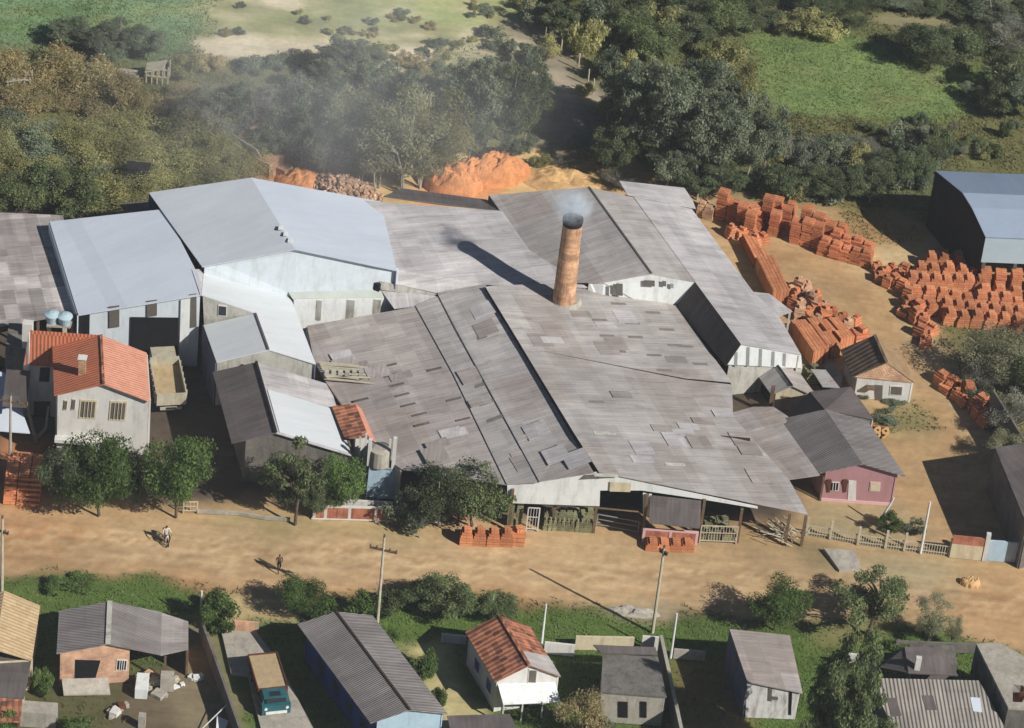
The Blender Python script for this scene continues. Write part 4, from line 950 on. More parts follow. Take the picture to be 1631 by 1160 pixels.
# red tiled house
H = gable('red_tiled_house', 'white house with weathered red tiled roof, centre foreground', 'house', (786, 1134), (885, 1119), (788, 1087), (843, 1060), (893, 1078), (795, 980), 'tile_r', 'tile_r', 'white', fo=.25, ridge=('tile_r', .25))
hr, F = H['root'], H['F']
A, d, ER = H['A'], H['d'], H['ER']
MB().slab([A+d*.28+UP*.06, A+UP*.06, ER+UP*.06, ER+d*.4+UP*.06], .05, u=d).build('grey_roof_patch', M['cem'], hr)
window(F, 842, 1065, 856, 1088, hr, frame='white', pane='slate', inner='shutter')
aw = [F.pt(793, 1090), F.pt(884, 1086)]; MB().slab([aw[0], aw[1], aw[1]+F.n*1.5-UP*.7, aw[0]+F.n*1.5-UP*.7], .06, u=F.u).build('porch_roof', M['clad'], hr)
q = MB()
for t in (.02, .35, .7, .98): b = lerp(aw[0], aw[1], t)+F.n*1.4; MB().beam(Vector((b.x, b.y, 0)), Vector((b.x, b.y, b.z-.7)), .12).build('porch_post', M['white'], hr)
on_wall(F, 'door', [(828, 1128), (842, 1126), (843, 1100), (829, 1101)], M['dark'], hr)
side_window(H, .12, 1.0, 1.0, 1.2, mat='bluew'); side_window(H, .55, 1.0, 1.0, 1.2, mat='bluew')
bg2 = H['EL']+H['d']
# flat roof at bottom centre
fr = empty('low_grey_roofed_shed', P(770, 1200), 'low dark grey roof at the bottom edge below the red tiled house', 'shed')
MB().slab([P(712, 1140, 2.6), P(812, 1137, 2.6), P(850, 1215, 2.5), P(730, 1215, 2.5)], .08).build('roof', M['cem_dark'], fr)
MB().box(P(790, 1215, 0), 4.5, 1.0, 2.4).build('wall', M['concd'], fr)
# dark flat house
dh = empty('flat_roofed_house', P(1000, 1110), 'flat grey roofed house dappled by tree shade inside a walled plot', 'house')
z_ = 3.0
fr4 = [P(960, 1042, z_), P(1048, 1046, z_), P(1062, 1110, z_), P(957, 1102, z_)]
MB().slab(fr4, .15).build('roof', M['concd'], dh)
q = MB(); c4 = sum(fr4, Vector())/4
q2 = [c4+(p-c4)*.96 for p in fr4]
for i in range(4): q.wall([q2[i]-UP*.15, q2[(i+1) % 4]-UP*.15], 0, th=.12, n=((q2[i]+q2[(i+1) % 4])/2-c4).normalized())
q.build('wall', M['conc'], dh)
MB().slab([P(945, 1027, 3.4), P(1044, 1031, 3.4), P(1048, 1043, 3.2), P(957, 1040, 3.2)], .1).build('rear_roof', M['cem_dark'], dh)
nf = Vector((0, -1, 0)); 
for x0, x1 in ((985, 1000), (1020, 1030)):
    pq = [onplane(x, y, q2[3], Vector((q2[2]-q2[3]).cross(UP).normalized()))+nf*.06 for x, y in ((x0, 1142), (x1, 1143), (x1, 1118), (x0, 1117))]
    MB().poly(pq, .05, n=nf).build('window', M['dark'], dh)
# house with graffiti
gh2 = empty('whitewashed_house', P(1230, 1090), 'whitewashed house with brown-grey roof and stained front, lower right', 'house')
FG2 = Facade((1187, 1143), (1262, 1146))
z0_ = FG2.pt(1190, 1083); z1_ = FG2.pt(1278, 1101); bb0 = P(1162, 1002, z0_.z); bb1 = P(1258, 1012, z1_.z+.1)
MB().slab([z0_+FG2.n*.2, z1_+FG2.n*.2, bb1, bb0], .1, u=bb0-z0_).build('roof', M['cem_warm'], gh2)
q = MB(); q.poly([FG2.pt(1187, 1143), FG2.pt(1266, 1146), FG2.pt(1275, 1101), FG2.pt(1190, 1086)], .15, n=FG2.n); q.build('front_wall', plain('stained_whitewash', lin(206, 204, 200), .85, .1, .6, dirt=lin(104, 92, 78), dirtamt=.9), gh2)
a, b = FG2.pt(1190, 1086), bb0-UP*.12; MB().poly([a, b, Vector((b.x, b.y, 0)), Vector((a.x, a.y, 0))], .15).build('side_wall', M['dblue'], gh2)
on_wall(FG2, 'boarded_opening', [(1223, 1116), (1229, 1117), (1230, 1094), (1224, 1093)], M['slate'], gh2)
on_wall(FG2, 'vent_slot', [(1229, 1114), (1239, 1115), (1239, 1110), (1229, 1109)], M['slate'], gh2)
on_wall(FG2, 'door_gap', [(1256, 1138), (1260, 1139), (1262, 1099), (1257, 1099)], M['dark'], gh2)
# ribbed roof house bottom right
rh = empty('ribbed_roof_house', P(1490, 1130), 'house with pale ribbed corrugated roof and two dark skylights, lower right', 'house')
zz = 3.3; rq = [P(1385, 1080, zz+.3), P(1559, 1084, zz+.3), P(1604, 1165, 2.8), P(1640, 1230, 2.5), P(1455, 1230, 2.5)]
MB().slab([rq[0], rq[1], rq[2], rq[3], rq[4]], .1, u=rq[1]-rq[0]).build('roof', M['cem_ribs'], rh)
nr = (rq[1]-rq[0]).cross(rq[4]-rq[0]).normalized(); nr = nr if nr.z > 0 else -nr
for qd, mt, nm in (([(1412, 1112), (1427, 1112), (1436, 1140), (1420, 1142)], 'cem_dark', 'skylight'), ([(1468, 1108), (1486, 1108), (1492, 1131), (1475, 1131)], 'cem_dark', 'skylight'), ([(1545, 1111), (1561, 1112), (1564, 1135), (1550, 1133)], 'metal', 'metal_patch')):
    MB().poly([onplane(x, y, rq[0], nr)+nr*.03 for x, y in qd], .04, n=nr).build(nm, M[mt], rh)
MB().wall([rq[0]-UP*.1, rq[1]-UP*.1], 0, th=.1, n=Vector((0, 1, 0))).wall([rq[0]-UP*.1+Vector((.2, 0, 0)), rq[4]-UP*.1], 0, th=.1).wall([rq[1]-UP*.1, rq[3]-UP*.1], 0, th=.1).build('wall', M['concd'], rh)
dr = empty('dark_roofed_house', P(1480, 1060), 'house with near-black roof and white chimney behind the ribbed roof', 'house')
z3 = 4.0
MB().slab([P(1441, 1030, z3), P(1502, 1033, z3), P(1526, 1076, 3.3), P(1447, 1072, 3.5)], .1).slab([P(1441, 1030, z3), P(1447, 1072, 3.5), P(1401, 1063, 2.6), P(1426, 1038, 3.0)], .1).build('roof', M['cem_dark'], dr)
MB().box(P(1478, 1090, 0), 3.4, 2.2, 3.0, .1).build('wall', M['concd'], dr)
MB().box(P(1460, 1068, 3.4), .42, .35, 1.3).build('roof_chimney', M['white'], dr)
rw = empty('pale_concrete_house', P(1590, 1090), 'pale flat concrete roofed house with long shaded wall, right edge', 'house')
z4 = 4.2; cq = [P(1555, 1025, z4), P(1592, 1024, z4), P(1650, 1055, z4), P(1650, 1130, z4), P(1606, 1127, z4)]
MB().slab(cq, .2).build('roof', M['conc'], rw)
q = MB()
for i in range(5): q.wall([cq[i]-UP*.2, cq[(i+1) % 5]-UP*.2], 0, th=.12)
q.build('wall', M['concd'], rw)
MB().poly([P(1613, 1118, z4), P(1650, 1120, z4), P(1650, 1095, z4), P(1613, 1090, z4)], .1).build('roof_grille', M['rust'], rw)
# ---------------------------------------------------------------- walls, fences, poles
def wallrun(name, label, cat, pts, h, mat, th=.18, z=0, cap=None):
    """straight garden wall through ground pixels"""
    o0 = P(*pts[0]); root = empty(name, o0, label, cat)
    q = MB(); c = MB()
    for a, b in zip(pts[:-1], pts[1:]):
        A_, B_ = P(*a), P(*b); q.beam(A_+UP*h/2, B_+UP*h/2, th, h)
        if cap: c.beam(A_+UP*(h+.04), B_+UP*(h+.04), th+.08, .08)
    q.build('panel', M[mat], root)
    if cap: c.build('coping', M[cap], root)
    return root
# red brick front wall
rw_ = empty('brick_fence', P(570, 822), 'red brick garden wall with white frame beside the road', 'wall')
Ff = Facade((496, 826), (640, 830))
ab = lambda x: P(x, 826+(x-496)*.028)
MB().beam(ab(498)+UP*.65, ab(640)+UP*.65, .15, 1.1).build('panel', M['redwall'], rw_)
q = MB(); q.beam(ab(498)+UP*1.27, ab(642)+UP*1.27, .2, .12); q.beam(ab(496)+UP*.06, ab(700)+UP*.06, .25, .12); q.build('coping', M['white'], rw_)
for x in (500, 518, 556, 598, 640): MB().beam(ab(x), ab(x)+UP*1.32, .22).build('pillar', M['white'], rw_)
# same kind of wall under the awning
rw2 = empty('brick_fence', P(1070, 864), 'short red brick wall with white frame under the awning of the brickworks', 'wall')
a, b = P(1024, 862), P(1108, 868)
MB().beam(a+UP*.65, b+UP*.65, .15, 1.0).build('panel', M['redwall'], rw2)
MB().beam(a+UP*1.25, b+UP*1.25, .2, .14).build('coping', M['pinktrim'], rw2)
for t in (0, .5, 1): MB().beam(lerp(a, b, t), lerp(a, b, t)+UP*1.3, .22).build('pillar', M['pinktrim'], rw2)
# picket fence by the pink house, one length per panel
pk = [(1284, 852), (1322, 858), (1366, 867), (1410, 873), (1440, 877), (1466, 880), (1512, 886)]
pf = empty('picket_fence', P(1400, 870), 'low pale picket fence with white posts in front of the pink house', 'fence')
for a, b in zip(pk[:-1], pk[1:]):
    A_, B_ = P(*a), P(*b); q = MB(); q.beam(A_+UP*.25, B_+UP*.25, .05, .07); q.beam(A_+UP*.95, B_+UP*.95, .05, .07)
    n = int((B_-A_).length/.2)
    for i in range(1, n): p = lerp(A_, B_, i/n); q.beam(p, p+UP*1.05, .05, .03)
    q.build('picket_panel', M['palewood'], pf)
for a in pk: MB().beam(P(*a), P(*a)+UP*1.75, .2).build('post', M['palewood'], pf)
gw = empty('yard_gate_wall', P(1540, 885), 'pale roadside wall topped with red brick beside the white pillar', 'wall')
MB().beam(P(1512, 887)+UP*.7, P(1562, 892)+UP*.7, .2, 1.4).build('lower_panel', M['cream'], gw)
MB().beam(P(1512, 887)+UP*1.8, P(1562, 892)+UP*1.8, .18, .78).build('brick_top', M['redwall'], gw)
MB().beam(P(1567, 892), P(1567, 892)+UP*2.7, .35).build('pillar', M['white'], gw)
bw = wallrun('blue_wall', 'light blue painted roadside wall at the right edge', 'wall', [(1571, 892), (1760, 905)], 2.0, 'ltblue')
sb = tag(MB().slab([P(1312, 873, .32), P(1362, 877, .32), P(1372, 906, .2), P(1337, 908, .2)], .3).build('culvert_slab', M['conc'], origin=P(1340, 890)), 'pale concrete slab bridging the ditch before the picket fence', 'slab')
# gates in the brickworks front
def gate(name, label, a, b, h, mat='white', infill=True):
    g = empty(name, (P(*a)+P(*b))/2, label, 'gate'); A_, B_ = P(*a), P(*b); q = MB()
    for t in (0, 1): p = lerp(A_, B_, t); q.beam(p, p+UP*h, .1)
    q.beam(A_+UP*.2, B_+UP*.2, .07); q.beam(A_+UP*h, B_+UP*h, .07); q.beam(A_+UP*h*.6, B_+UP*h*.6, .05)
    q.build('frame', M[mat], g)
    if infill:
        q = MB(); n = max(2, int((B_-A_).length/.22))
        for i in range(1, n): p = lerp(A_, B_, i/n); q.beam(p+UP*.2, p+UP*h, .04)
        q.build('bar', M[mat], g)
gate('white_gate', 'tall white framed gate beside the front brick stacks', (838, 845), (856, 846), 2.3, 'white')
gate('bar_gate', 'open low bar gate before the dark bay of the brickworks', (950, 838), (1016, 850), 1.2, 'steel', False)
gate('mesh_gate', 'mesh gate between awning and right-hand posts of the brickworks', (1114, 864), (1172, 866), 1.7, 'palewood')
gate('stick_gate', 'small whitewashed bar gate by the big round trees', (292, 817), (314, 817), 1.1, 'cream')
# low kerb walls along the works frontage
wallrun('low_kerb_wall', 'low pale kerb wall running between the gate and the sparse dark tree', 'wall', [(314, 817), (380, 820), (420, 827), (462, 830)], .3, 'conc')
wallrun('back_garden_wall', 'low white wall behind the red brick garden wall', 'wall', [(545, 808), (625, 813)], .8, 'white')
# garden walls of the houses
wallrun('cream_wall', 'long cream wall behind the flat roofed house', 'wall', [(915, 1034), (1008, 1036)], 1.3, 'cream')
wallrun('white_low_wall', 'low white wall right of the red tiled house', 'wall', [(866, 1040), (914, 1045)], 1.1, 'white')
wallrun('white_corner_wall', 'white wall piece left of the narrow topped boundary wall', 'wall', [(1020, 1040), (1046, 1042)], 1.7, 'white')
wallrun('boundary_wall', 'tall narrow boundary wall right of the flat roofed house', 'wall', [(1048, 1048), (1085, 1220)], 2.2, 'concd', cap='conc')
wallrun('pale_mesh_wall', 'low pale wall left of the whitewashed house', 'wall', [(1072, 1048), (1122, 1052)], .9, 'conc')
wallrun('white_garden_wall', 'white garden wall touching the dark conifer at lower right', 'wall', [(1345, 1066), (1398, 1072)], 1.6, 'white')
wallrun('dark_back_wall', 'long dark wall along the verge behind the black roofed house', 'wall', [(1425, 1035), (1556, 1040)], .9, 'concd')
wallrun('white_shed_wall', 'short white wall left of the red tiled house in shade', 'wall', [(702, 1022), (742, 1026)], .8, 'white')
wallrun('grey_yard_wall', 'grey yard wall between the brick cottage and the truck', 'wall', [(318, 1010), (352, 1105), (385, 1200)], 1.7, 'concd')
wallrun('brick_gate_wall', 'small brick wall at the top of the truck ramp', 'wall', [(372, 1003), (412, 1006)], .9, 'brickwall')
wallrun('yard_side_wall', 'long shaded yard wall running back from the right edge', 'wall', [(1574, 664), (1600, 705), (1640, 772)], 2.8, 'concd')
# concrete ramp
rm = tag(MB().slab([P(352, 1003, .25), P(408, 1006, .25), P(440, 1048, .25), P(520, 1200, .25), P(425, 1200, .25), P(395, 1075, .25), P(368, 1072, .25)], .25).build('concrete_drive', M['conc'], origin=P(430, 1080)), kind='structure')

def utility_pole(px, py, h, label, arm=None, lean=0, mat='palewood', group=None, lamp=False, name='utility_pole', cat='pole', r=.14):
    b = P(px, py); g = empty(name, b, label, cat, group)
    tpp = b+UP*h+Vector((lean, 0, 0))
    MB().tube([b, tpp], [r, r*.65], 8).build('shaft', M[mat], g)
    if arm:
        ca = MB().beam(b+UP*(h-arm[1])+Vector((-arm[0], .2, 0)), b+UP*(h-arm[1])+Vector((arm[0], -.2, 0)), .14).build('crossarm', M['wood'], g)
        q = MB()
        for t in (-1, -.5, .5, 1): p = b+UP*(h-arm[1]+.06)+Vector((arm[0]*t*.95, -.2*t, 0)); q.tube([p, p+UP*.22], .07, 6)
        q.build('insulator', M['slate'], ca)
        MB().tube([tpp, tpp+UP*.25], .09, 6).build('top_insulator', M['slate'], g)
    if lamp:
        MB().beam(tpp, tpp+Vector((.6, -.3, .15)), .08).build('lamp_arm', M['steel'], g)
    return g
utility_pole(601, 992, 8.4, 'wooden utility pole with crossarm on the verge left of centre', arm=(1.05, 1.25))
utility_pole(1039, 1008, 8.4, 'slim pale utility pole on the verge right of centre, no wide crossarm', arm=(.3, .5))
utility_pole(3, 950, 7.6, 'utility pole rising above the road at the left edge', arm=(.5, 1.3))
utility_pole(16, 752, 7.6, 'pale concrete pole with double crossarm in front of the left edge shed', arm=(1.4, .6), mat='conc')
utility_pole(1466, 881, 5.2, 'pale metal pole beside the picket fence right of the pink house', mat='clad', r=.12)
for (x, y, h, l) in ((319, 990, 3.0, 'pale concrete post beside the ivy covered bush near the brick cottage'), (782, 985, 2.3, 'short pale post behind the red tiled house ridge'), (862, 1030, 4.2, 'pale post right of the red tiled house'), (1068, 1048, 4.4, 'pale post right of the cream wall end'), (1398, 835, 2.8, 'leaning pale pole beside the small bush in front of the pink house')):
    utility_pole(x, y, h, l, name='concrete_post', cat='post', r=.11, mat='clad', lean=.9 if x == 1398 else 0)
# dead forked trunk by the white house
ft = P(58, 705)
tag(MB().tube([ft, ft+Vector((-.5, .1, 2.2)), ft+Vector((-.9, .2, 4.0))], [.16, .13, .08], 7).tube([ft+Vector((0, 0, .4)), ft+Vector((.7, .1, 1.4)), ft+Vector((.9, .2, 3.6))], [.13, .12, .07], 7).build('forked_post', M['barkpale'], origin=ft), 'pale forked bare trunk standing in front of the orange roofed house wing', 'bare trunk')

# ---------------------------------------------------------------- brick stacks
def stack_mesh(kind, rnd):
    q = MB(); z = 0
    if kind == 'tower':
        n = rnd.choice((5, 6, 6, 7)); w0 = 1.15
        for i in range(n):
            k = 1 if i < n-2 else (.86 if i == n-2 else .6)
            q.box((rnd.uniform(-.05, .05), rnd.uniform(-.05, .05), z), w0*k, w0*(1 if i < n-1 else .7), .3, rnd.uniform(-.05, .05)); z += .302
    elif kind == 'tall':
        for i in range(8):
            q.box((rnd.uniform(-.04, .04), rnd.uniform(-.04, .04), z), 1.0*(1 if i % 3 else .93), 1.0, .33, rnd.uniform(-.04, .04)); z += .332
    elif kind == 'low':
        for i in range(rnd.choice((2, 3, 4))):
            q.box((rnd.uniform(-.06, .06), rnd.uniform(-.06, .06), z), 1.2, 1.1, .3, rnd.uniform(-.1, .1)); z += .302
        q.box((.1, -.1, z), .5, .6, .28, .3)
    elif kind == 'chevron':      # bricks leant against each other, gappy
        for i in range(4):
            q.box((0, 0, z), .95-.12*i, .95, .3, rnd.uniform(-.2, .2)); z += .302
        q.box((0, 0, z), .35, .4, .3, .5)
    elif kind == 'arch':
        for i in range(6):
            k = (1, 1, 1, .92, .76, .45)[i]
            q.box((0, 0, z), 1.25*k, 1.0, .3, rnd.uniform(-.02, .02)); z += .302
    return q
protos = {}
ORD = ['first', 'second', 'third', 'fourth', 'fifth', 'sixth', 'seventh', 'eighth', 'ninth', 'tenth', 'eleventh', 'twelfth', 'thirteenth', 'fourteenth', 'fifteenth', 'sixteenth', 'seventeenth', 'eighteenth', 'nineteenth', 'twentieth', 'twenty-first', 'twenty-second', 'twenty-third']
CNT = {}
def nth(g_):
    CNT[g_] = CNT.get(g_, -1)+1; return ORD[min(CNT[g_], 16)]
def stack(kind, px, py, rz, label, group, mat='brick', sc_=1.0, zs=1.0, world=None):
    key = (kind, mat, random.randrange(4))
    b = world if world is not None else P(px, py)
    if key not in protos:
        o = stack_mesh(kind, random.Random(hash(str(key)) % 999 if False else sum(map(ord, str(key))))).build('brick_stack', M[mat], origin=(0, 0, 0)); protos[key] = o
        o['category'] = 'brick stack'; c = o
    else:
        c = protos[key].copy(); COL.objects.link(c)
    c.location = b-UP*.05; c.rotation_euler = (0, 0, rz); c.scale = (sc_, sc_, sc_*zs); c['label'] = label; c['group'] = group; c['category'] = 'brick stack'
    return c
YR = math.atan2((P(1390, 410)-P(1110, 340)).y, (P(1390, 410)-P(1110, 340)).x)
g = 'brick stacks in the long row at the back of the yard'
pale = [(1118, 342), (1128, 346)]
for i, (x, y) in enumerate(pale): stack('tower', x, y, YR, ('pale greyish brick stack at the left tip of the long back row', 'pale orange brick stack second from the left tip of the long back row')[i], g, 'brickpale', .8, 1-.1*i)
tl = sorted([(1148, 346), (1165, 350), (1180, 362), (1193, 374), (1235, 350), (1220, 356), (1232, 372), (1250, 364), (1266, 384), (1281, 372), (1283, 388), (1301, 378), (1300, 392), (1318, 384)])
for i, (x, y) in enumerate(tl):
    stack('tall', x, y, YR, 'tall hollow brick stack, %s tall one from the left in the long back row' % ORD[i], g, 'brick2', .95, 1.15 if (x, y) in ((1148, 346), (1220, 356), (1281, 372)) else random.uniform(.8, 1.02))
lw = sorted([(1312, 402), (1330, 408), (1346, 412), (1362, 416), (1378, 420), (1330, 392), (1346, 398), (1364, 400), (1380, 406), (1316, 370), (1338, 380), (1205, 362), (1210, 345), (1257, 345), (1296, 362)])
for i, (x, y) in enumerate(lw):
    stack('tower', x, y, YR, 'stepped brick stack, %s stepped one from the left in the long back row' % ORD[i], g, 'brick2', .95, random.uniform(.7, .95))
g = 'stacks in the big field of bricks near the blue hall'
R2 = math.atan2((P(1600, 470)-P(1420, 460)).y, (P(1600, 470)-P(1420, 460)).x)
rows_ = ((1480, 1545, 424, 428, 16, 'arch', 'rearmost'), (1464, 1552, 440, 444, 15, 'arch', 'second'), (1452, 1560, 456, 461, 15, 'arch', 'third'), (1566, 1640, 454, 459, 16, 'tall', 'hall side'), (1566, 1640, 470, 476, 16, 'tower', 'second hall side'), (1520, 1640, 484, 493, 16, 'tower', 'fifth'), (1505, 1640, 500, 511, 16, 'arch', 'sixth'), (1512, 1640, 514, 528, 17, 'arch', 'front'), (1458, 1500, 474, 478, 14, 'tower', 'shaded flank'))
for r, (x0, x1, y0, y1, dx, kd, rn) in enumerate(rows_):
    n = max(2, int((x1-x0)/dx))
    for i in range(n):
        t = i/max(1, n-1)
        stack(kd, lerp(x0, x1, t)+random.uniform(-1, 1), lerp(y0, y1, t)+random.uniform(-1, 1), R2+random.uniform(-.05, .05), '%s orange stack, %s from left in the %s row, brick field' % ('arch topped' if kd == 'arch' else 'square topped' if kd == 'tall' else 'stepped', ORD[i], rn), g, 'brick2' if kd == 'tall' else 'brick', .95, random.uniform(.78, .95) if kd != 'tall' else random.uniform(.6, .75))
for i, (x, y, k) in enumerate(sorted(((1396, 432, 'chevron'), (1410, 440, 'chevron'), (1420, 434, 'chevron'), (1432, 442, 'chevron'), (1440, 434, 'tower'), (1424, 454, 'tower'), (1412, 456, 'chevron'), (1400, 446, 'low'), (1436, 462, 'tower'), (1446, 476, 'tower')))):
    stack(k, x, y, random.uniform(0, 2), 'ragged little brick pile, %s from the left at the tip of the brick field' % ORD[i], g, 'brick', .8, random.uniform(.8, 1.1))
for i, (x, y, k) in enumerate(sorted(((1448, 490, 'tower'), (1458, 512, 'tower'), (1470, 520, 'chevron'), (1466, 534, 'tower'), (1474, 548, 'low'), (1462, 500, 'tower'), (1440, 500, 'low'), (1482, 530, 'low'), (1480, 500, 'tower')))):
    stack(k, x, y, random.uniform(0, 2), 'uneven brick pile, %s from the left beside the track' % ORD[i], g, 'brick', .9, random.uniform(.8, 1.1))
g = 'piles beside the long shed'
for (x, y, k) in ((1170, 370, 'low'), (1180, 376, 'low'), (1196, 362, 'tall'), (1202, 392, 'chevron'), (1212, 386, 'low'), (1163, 376, 'chevron'), (1200, 378, 'low')):
    stack(k, x, y, .5, 'small dusty brick pile, %s at the far end of the long orange block' % nth(g), g, 'brick', .9, 1)
# long solid block along the shed: three parallel banks
def bank(name, label, pts, h, mat='brick'):
    W = [P(*p) for p in pts]; c = sum(W, Vector())/len(W); c.z = 0; rt = empty(name, c, label, 'brick stack')
    q = MB(); k = max(3, int((W[1]-W[0]).length/1.1)); cuts = [0]+sorted(random.uniform(.08, .95) for _ in range(k-1))+[1]
    for i in range(k):
        for j in (0, 1, 2):
            f = lambda t, u: lerp(lerp(W[0], W[1], t), lerp(W[3], W[2], t), u)
            hh = h-random.choice((0, 0, .02, .3, .3 if j == 2 else .04))*(1 if i else .5); q.slab([f(cuts[i], j/3)+UP*hh, f(cuts[i+1], j/3)+UP*hh, f(cuts[i+1], (j+1)/3)+UP*hh, f(cuts[i], (j+1)/3)+UP*hh], hh, u=W[1]-W[0])
    q.build('bricks', M[mat], rt)
    return rt
# pixel quads of the feet: far-left, near-left, near-right, far-right
bank('brick_bank', 'upper narrow orange brick bank lying against the long shed', [(1180, 388), (1200, 428), (1222, 424), (1200, 394)], 1.1)
bank('brick_bank', 'lower wide orange brick bank lying against the long shed', [(1202, 432), (1228, 485), (1254, 484), (1228, 428)], 1.5)
for i, (x0, x1) in enumerate(((1256, 1278), (1282, 1303), (1308, 1326))):
    bank('brick_bank', ('left', 'middle', 'right')[i]+' one of three parallel orange brick banks near the dark tiled roof', [(x0, 533-i*3), (x0+36-i*4, 585-i*12), (x0+60-i*5, 580-i*12), (x0+23, 532-i*3)], 1.7-.15*i, 'brick')
stack('low', 1291, 606, .3, 'greenish unfired brick pile at the corner of the long shed', g, 'brickgrn', 1.1, 1.3)
g = 'leaning brick heaps in the middle of the yard'
for i, (x, y) in enumerate(sorted(((1258, 470), (1268, 476), (1280, 478), (1284, 462), (1262, 488), (1274, 492), (1290, 488), (1300, 482), (1300, 498), (1286, 504), (1272, 508), (1312, 492), (1314, 508), (1300, 514), (1326, 508), (1290, 520), (1330, 520), (1342, 512), (1316, 524), (1350, 524), (1362, 518), (1272, 462)))):
    stack('chevron', x, y, random.uniform(0, 3), 'small leaning brick heap, %s from the left in the mid-yard cluster' % ORD[i], g, 'brickpale' if random.random() < .4 else 'brick', random.uniform(.7, 1), random.uniform(.75, 1.15))
stack('low', 1368, 545, .4, 'dark shaded brick pile behind the dark tiled roof', g, 'brick2', 1.1, 1.3)
g = 'stacks along the shaded wall at the right'
for i, (x, y) in enumerate(((1500, 610), (1508, 622), (1516, 616), (1524, 634), (1534, 644), (1540, 632), (1548, 652), (1556, 664), (1562, 650), (1568, 676))):
    stack(random.choice(('low', 'tower', 'chevron')), x, y, random.uniform(0, 1), 'half shaded brick pile, %s along the wall at the right' % ORD[i], g, 'brick', .95, random.uniform(.7, 1))
g = 'front stacks standing at the roadside'
for i, (x, y) in enumerate(((742, 864), (763, 865), (785, 866), (806, 866))):
    stack('arch', x, y, FP.u.y, 'arch topped orange brick stack by the road, %s from the left under the dark tree' % ORD[i], g, 'brick', .82, 1.05)
stack('low', 823, 862, .05, 'low square brick stack ending the roadside row by the white gate', g, 'brick', 1.0, 1.3)
for i, (x, y) in enumerate(((1038, 872), (1056, 873), (1075, 874), (1094, 874))):
    stack('arch', x, y, FP.u.y, 'short orange brick stack, %s from the left before the awning wall' % ORD[i], g, 'brick', .85, .55)
g = 'unfired pale stacks under the big roof'
for i in range(11):
    x = 868+i*7.2; stack('chevron', x, 842+i*.4, random.uniform(-.2, .2), 'pale unfired brick pile, %s from the left at the open front of the big shed' % ORD[i], g, 'brickgrn', .42, 1.9)
for i in range(7): stack('tower', 872+i*11, 832, .1, 'pale unfired brick stack, %s from the left in the second row inside the shed' % ORD[i], g, 'brickgrn', .6, 1.1)
for i, (x, y) in enumerate(((812, 836), (826, 836))): stack('tall', x, y, 0, ('left', 'right')[i]+' narrow pale block pillar inside the shed left of the white gate', g, 'brickgrn', .5, 2.0)
g = 'stacks under the right end of the big roof'
for i, (x, y) in enumerate(((1124, 852), (1136, 854), (1148, 850), (1160, 858), (1130, 840), (1150, 838))): stack('low', x, y, .1, 'pale pallet of blocks, %s of those behind the mesh gate' % ORD[i], g, 'brickgrn', .8, 1.1)
g = 'long stacks at the left edge of the road'
for (x, y, lb) in ((12, 800, 'long stepped orange brick stack furthest left by the road'), (33, 802, 'long stepped orange brick stack second from the left by the road'), (50, 803, 'long stepped orange brick stack beside the dark trees')):
    for k in range(1):
        b = P(x, y); rt = empty('brick_stack', b, lb, 'brick stack', g); q = MB(); z = 0
        for i in range(6):
            q.box(b+Vector((0, 1.9+i*.12, z)), .95, 4.4-i*.25, .3, .08); z += .302
        q.build('bricks', M['brick'], rt)
# kiln ruin upper left with logs
kn = empty('brick_kiln_ruin', P(415, 265), 'stepped brick kiln ruin with logs on top behind the hangar', 'kiln')
q = MB(); b = P(422, 268); rz = -.55
for i, (dx, dy, sx, sy, h) in enumerate(((0, 0, 2.6, 2.2, 1.5), (-1.2, 1.6, 1.4, 3.0, 3.0), (-.6, 1.0, 1.5, 1.4, 3.6), (1.6, -.4, 1.4, 1.2, .8))): q.box(b+Vector((dx, dy, -.05-i*.01)), sx, sy, h, rz)
q.build('wall', M['brickpale'], kn)
for i in range(4):
    a = P(372+i*3, 216+i*3, 3.3-.3*i); e = P(410+i*2, 240+i*4, 3.6-.3*i); MB().tube([a, e], .09, 6).build('log', M['barkpale'], kn)
for i in range(2): MB().tube([P(375, 240+i*3, 1.2), P(402, 258+i*2, 1.6)], .08, 6).build('log', M['barkpale'], kn)

# heaps
def heap(name, label, cat, px, py, rx, ry, h, mat, rot=0, rough=.35, seed=1, seg=40, cliff=0):
    b = P(px, py); bm = bmesh.new(); N = seg; vs = {}
    for j in range(N+1):
        for i in range(N+1):
            u, v = i/N*2-1, j/N*2-1; r = math.hypot(u, v)
            z = max(0, 1-r**(2+cliff))**(.8 if cliff else 1.1)
            n = noise.fractal(Vector((u*2.2+seed, v*2.2, seed)), 1, 2, 4); n2 = noise.fractal(Vector((u*9+seed, v*9, 0)), 1, 2, 3)
            zz = h*z*(1+n*rough*1.6)+n2*rough*.16*h*(z > 0)-.08*(r > .97)
            x, y = u*rx+n2*.15*rough, v*ry+n*.15
            vs[i, j] = bm.verts.new((x*math.cos(rot)-y*math.sin(rot), x*math.sin(rot)+y*math.cos(rot), zz-.06))
    for j in range(N):
        for i in range(N):
            if math.hypot((i+.5)/N*2-1, (j+.5)/N*2-1) < 1.02: bm.faces.new((vs[i, j], vs[i+1, j], vs[i+1, j+1], vs[i, j+1]))
    me = bpy.data.meshes.new(name); bmesh.ops.delete(bm, geom=[v for v in bm.verts if not v.link_faces], context='VERTS'); bm.to_mesh(me); bm.free(); me.materials.append(M[mat])
    o = bpy.data.objects.new(name, me); COL.objects.link(o); o.location = b; return tag(o, label, cat)
heap('clay_mound', 'steep bright orange clay mound nearest the back roof', 'clay mound', 722, 296, 2.7, 2.0, 2.0, 'clay', .1, .3, 3, cliff=3)
heap('clay_mound', 'longer orange clay bank rising behind the nearer mound', 'clay mound', 782, 282, 3.8, 1.8, 2.0, 'clay', .35, .3, 7, cliff=3)
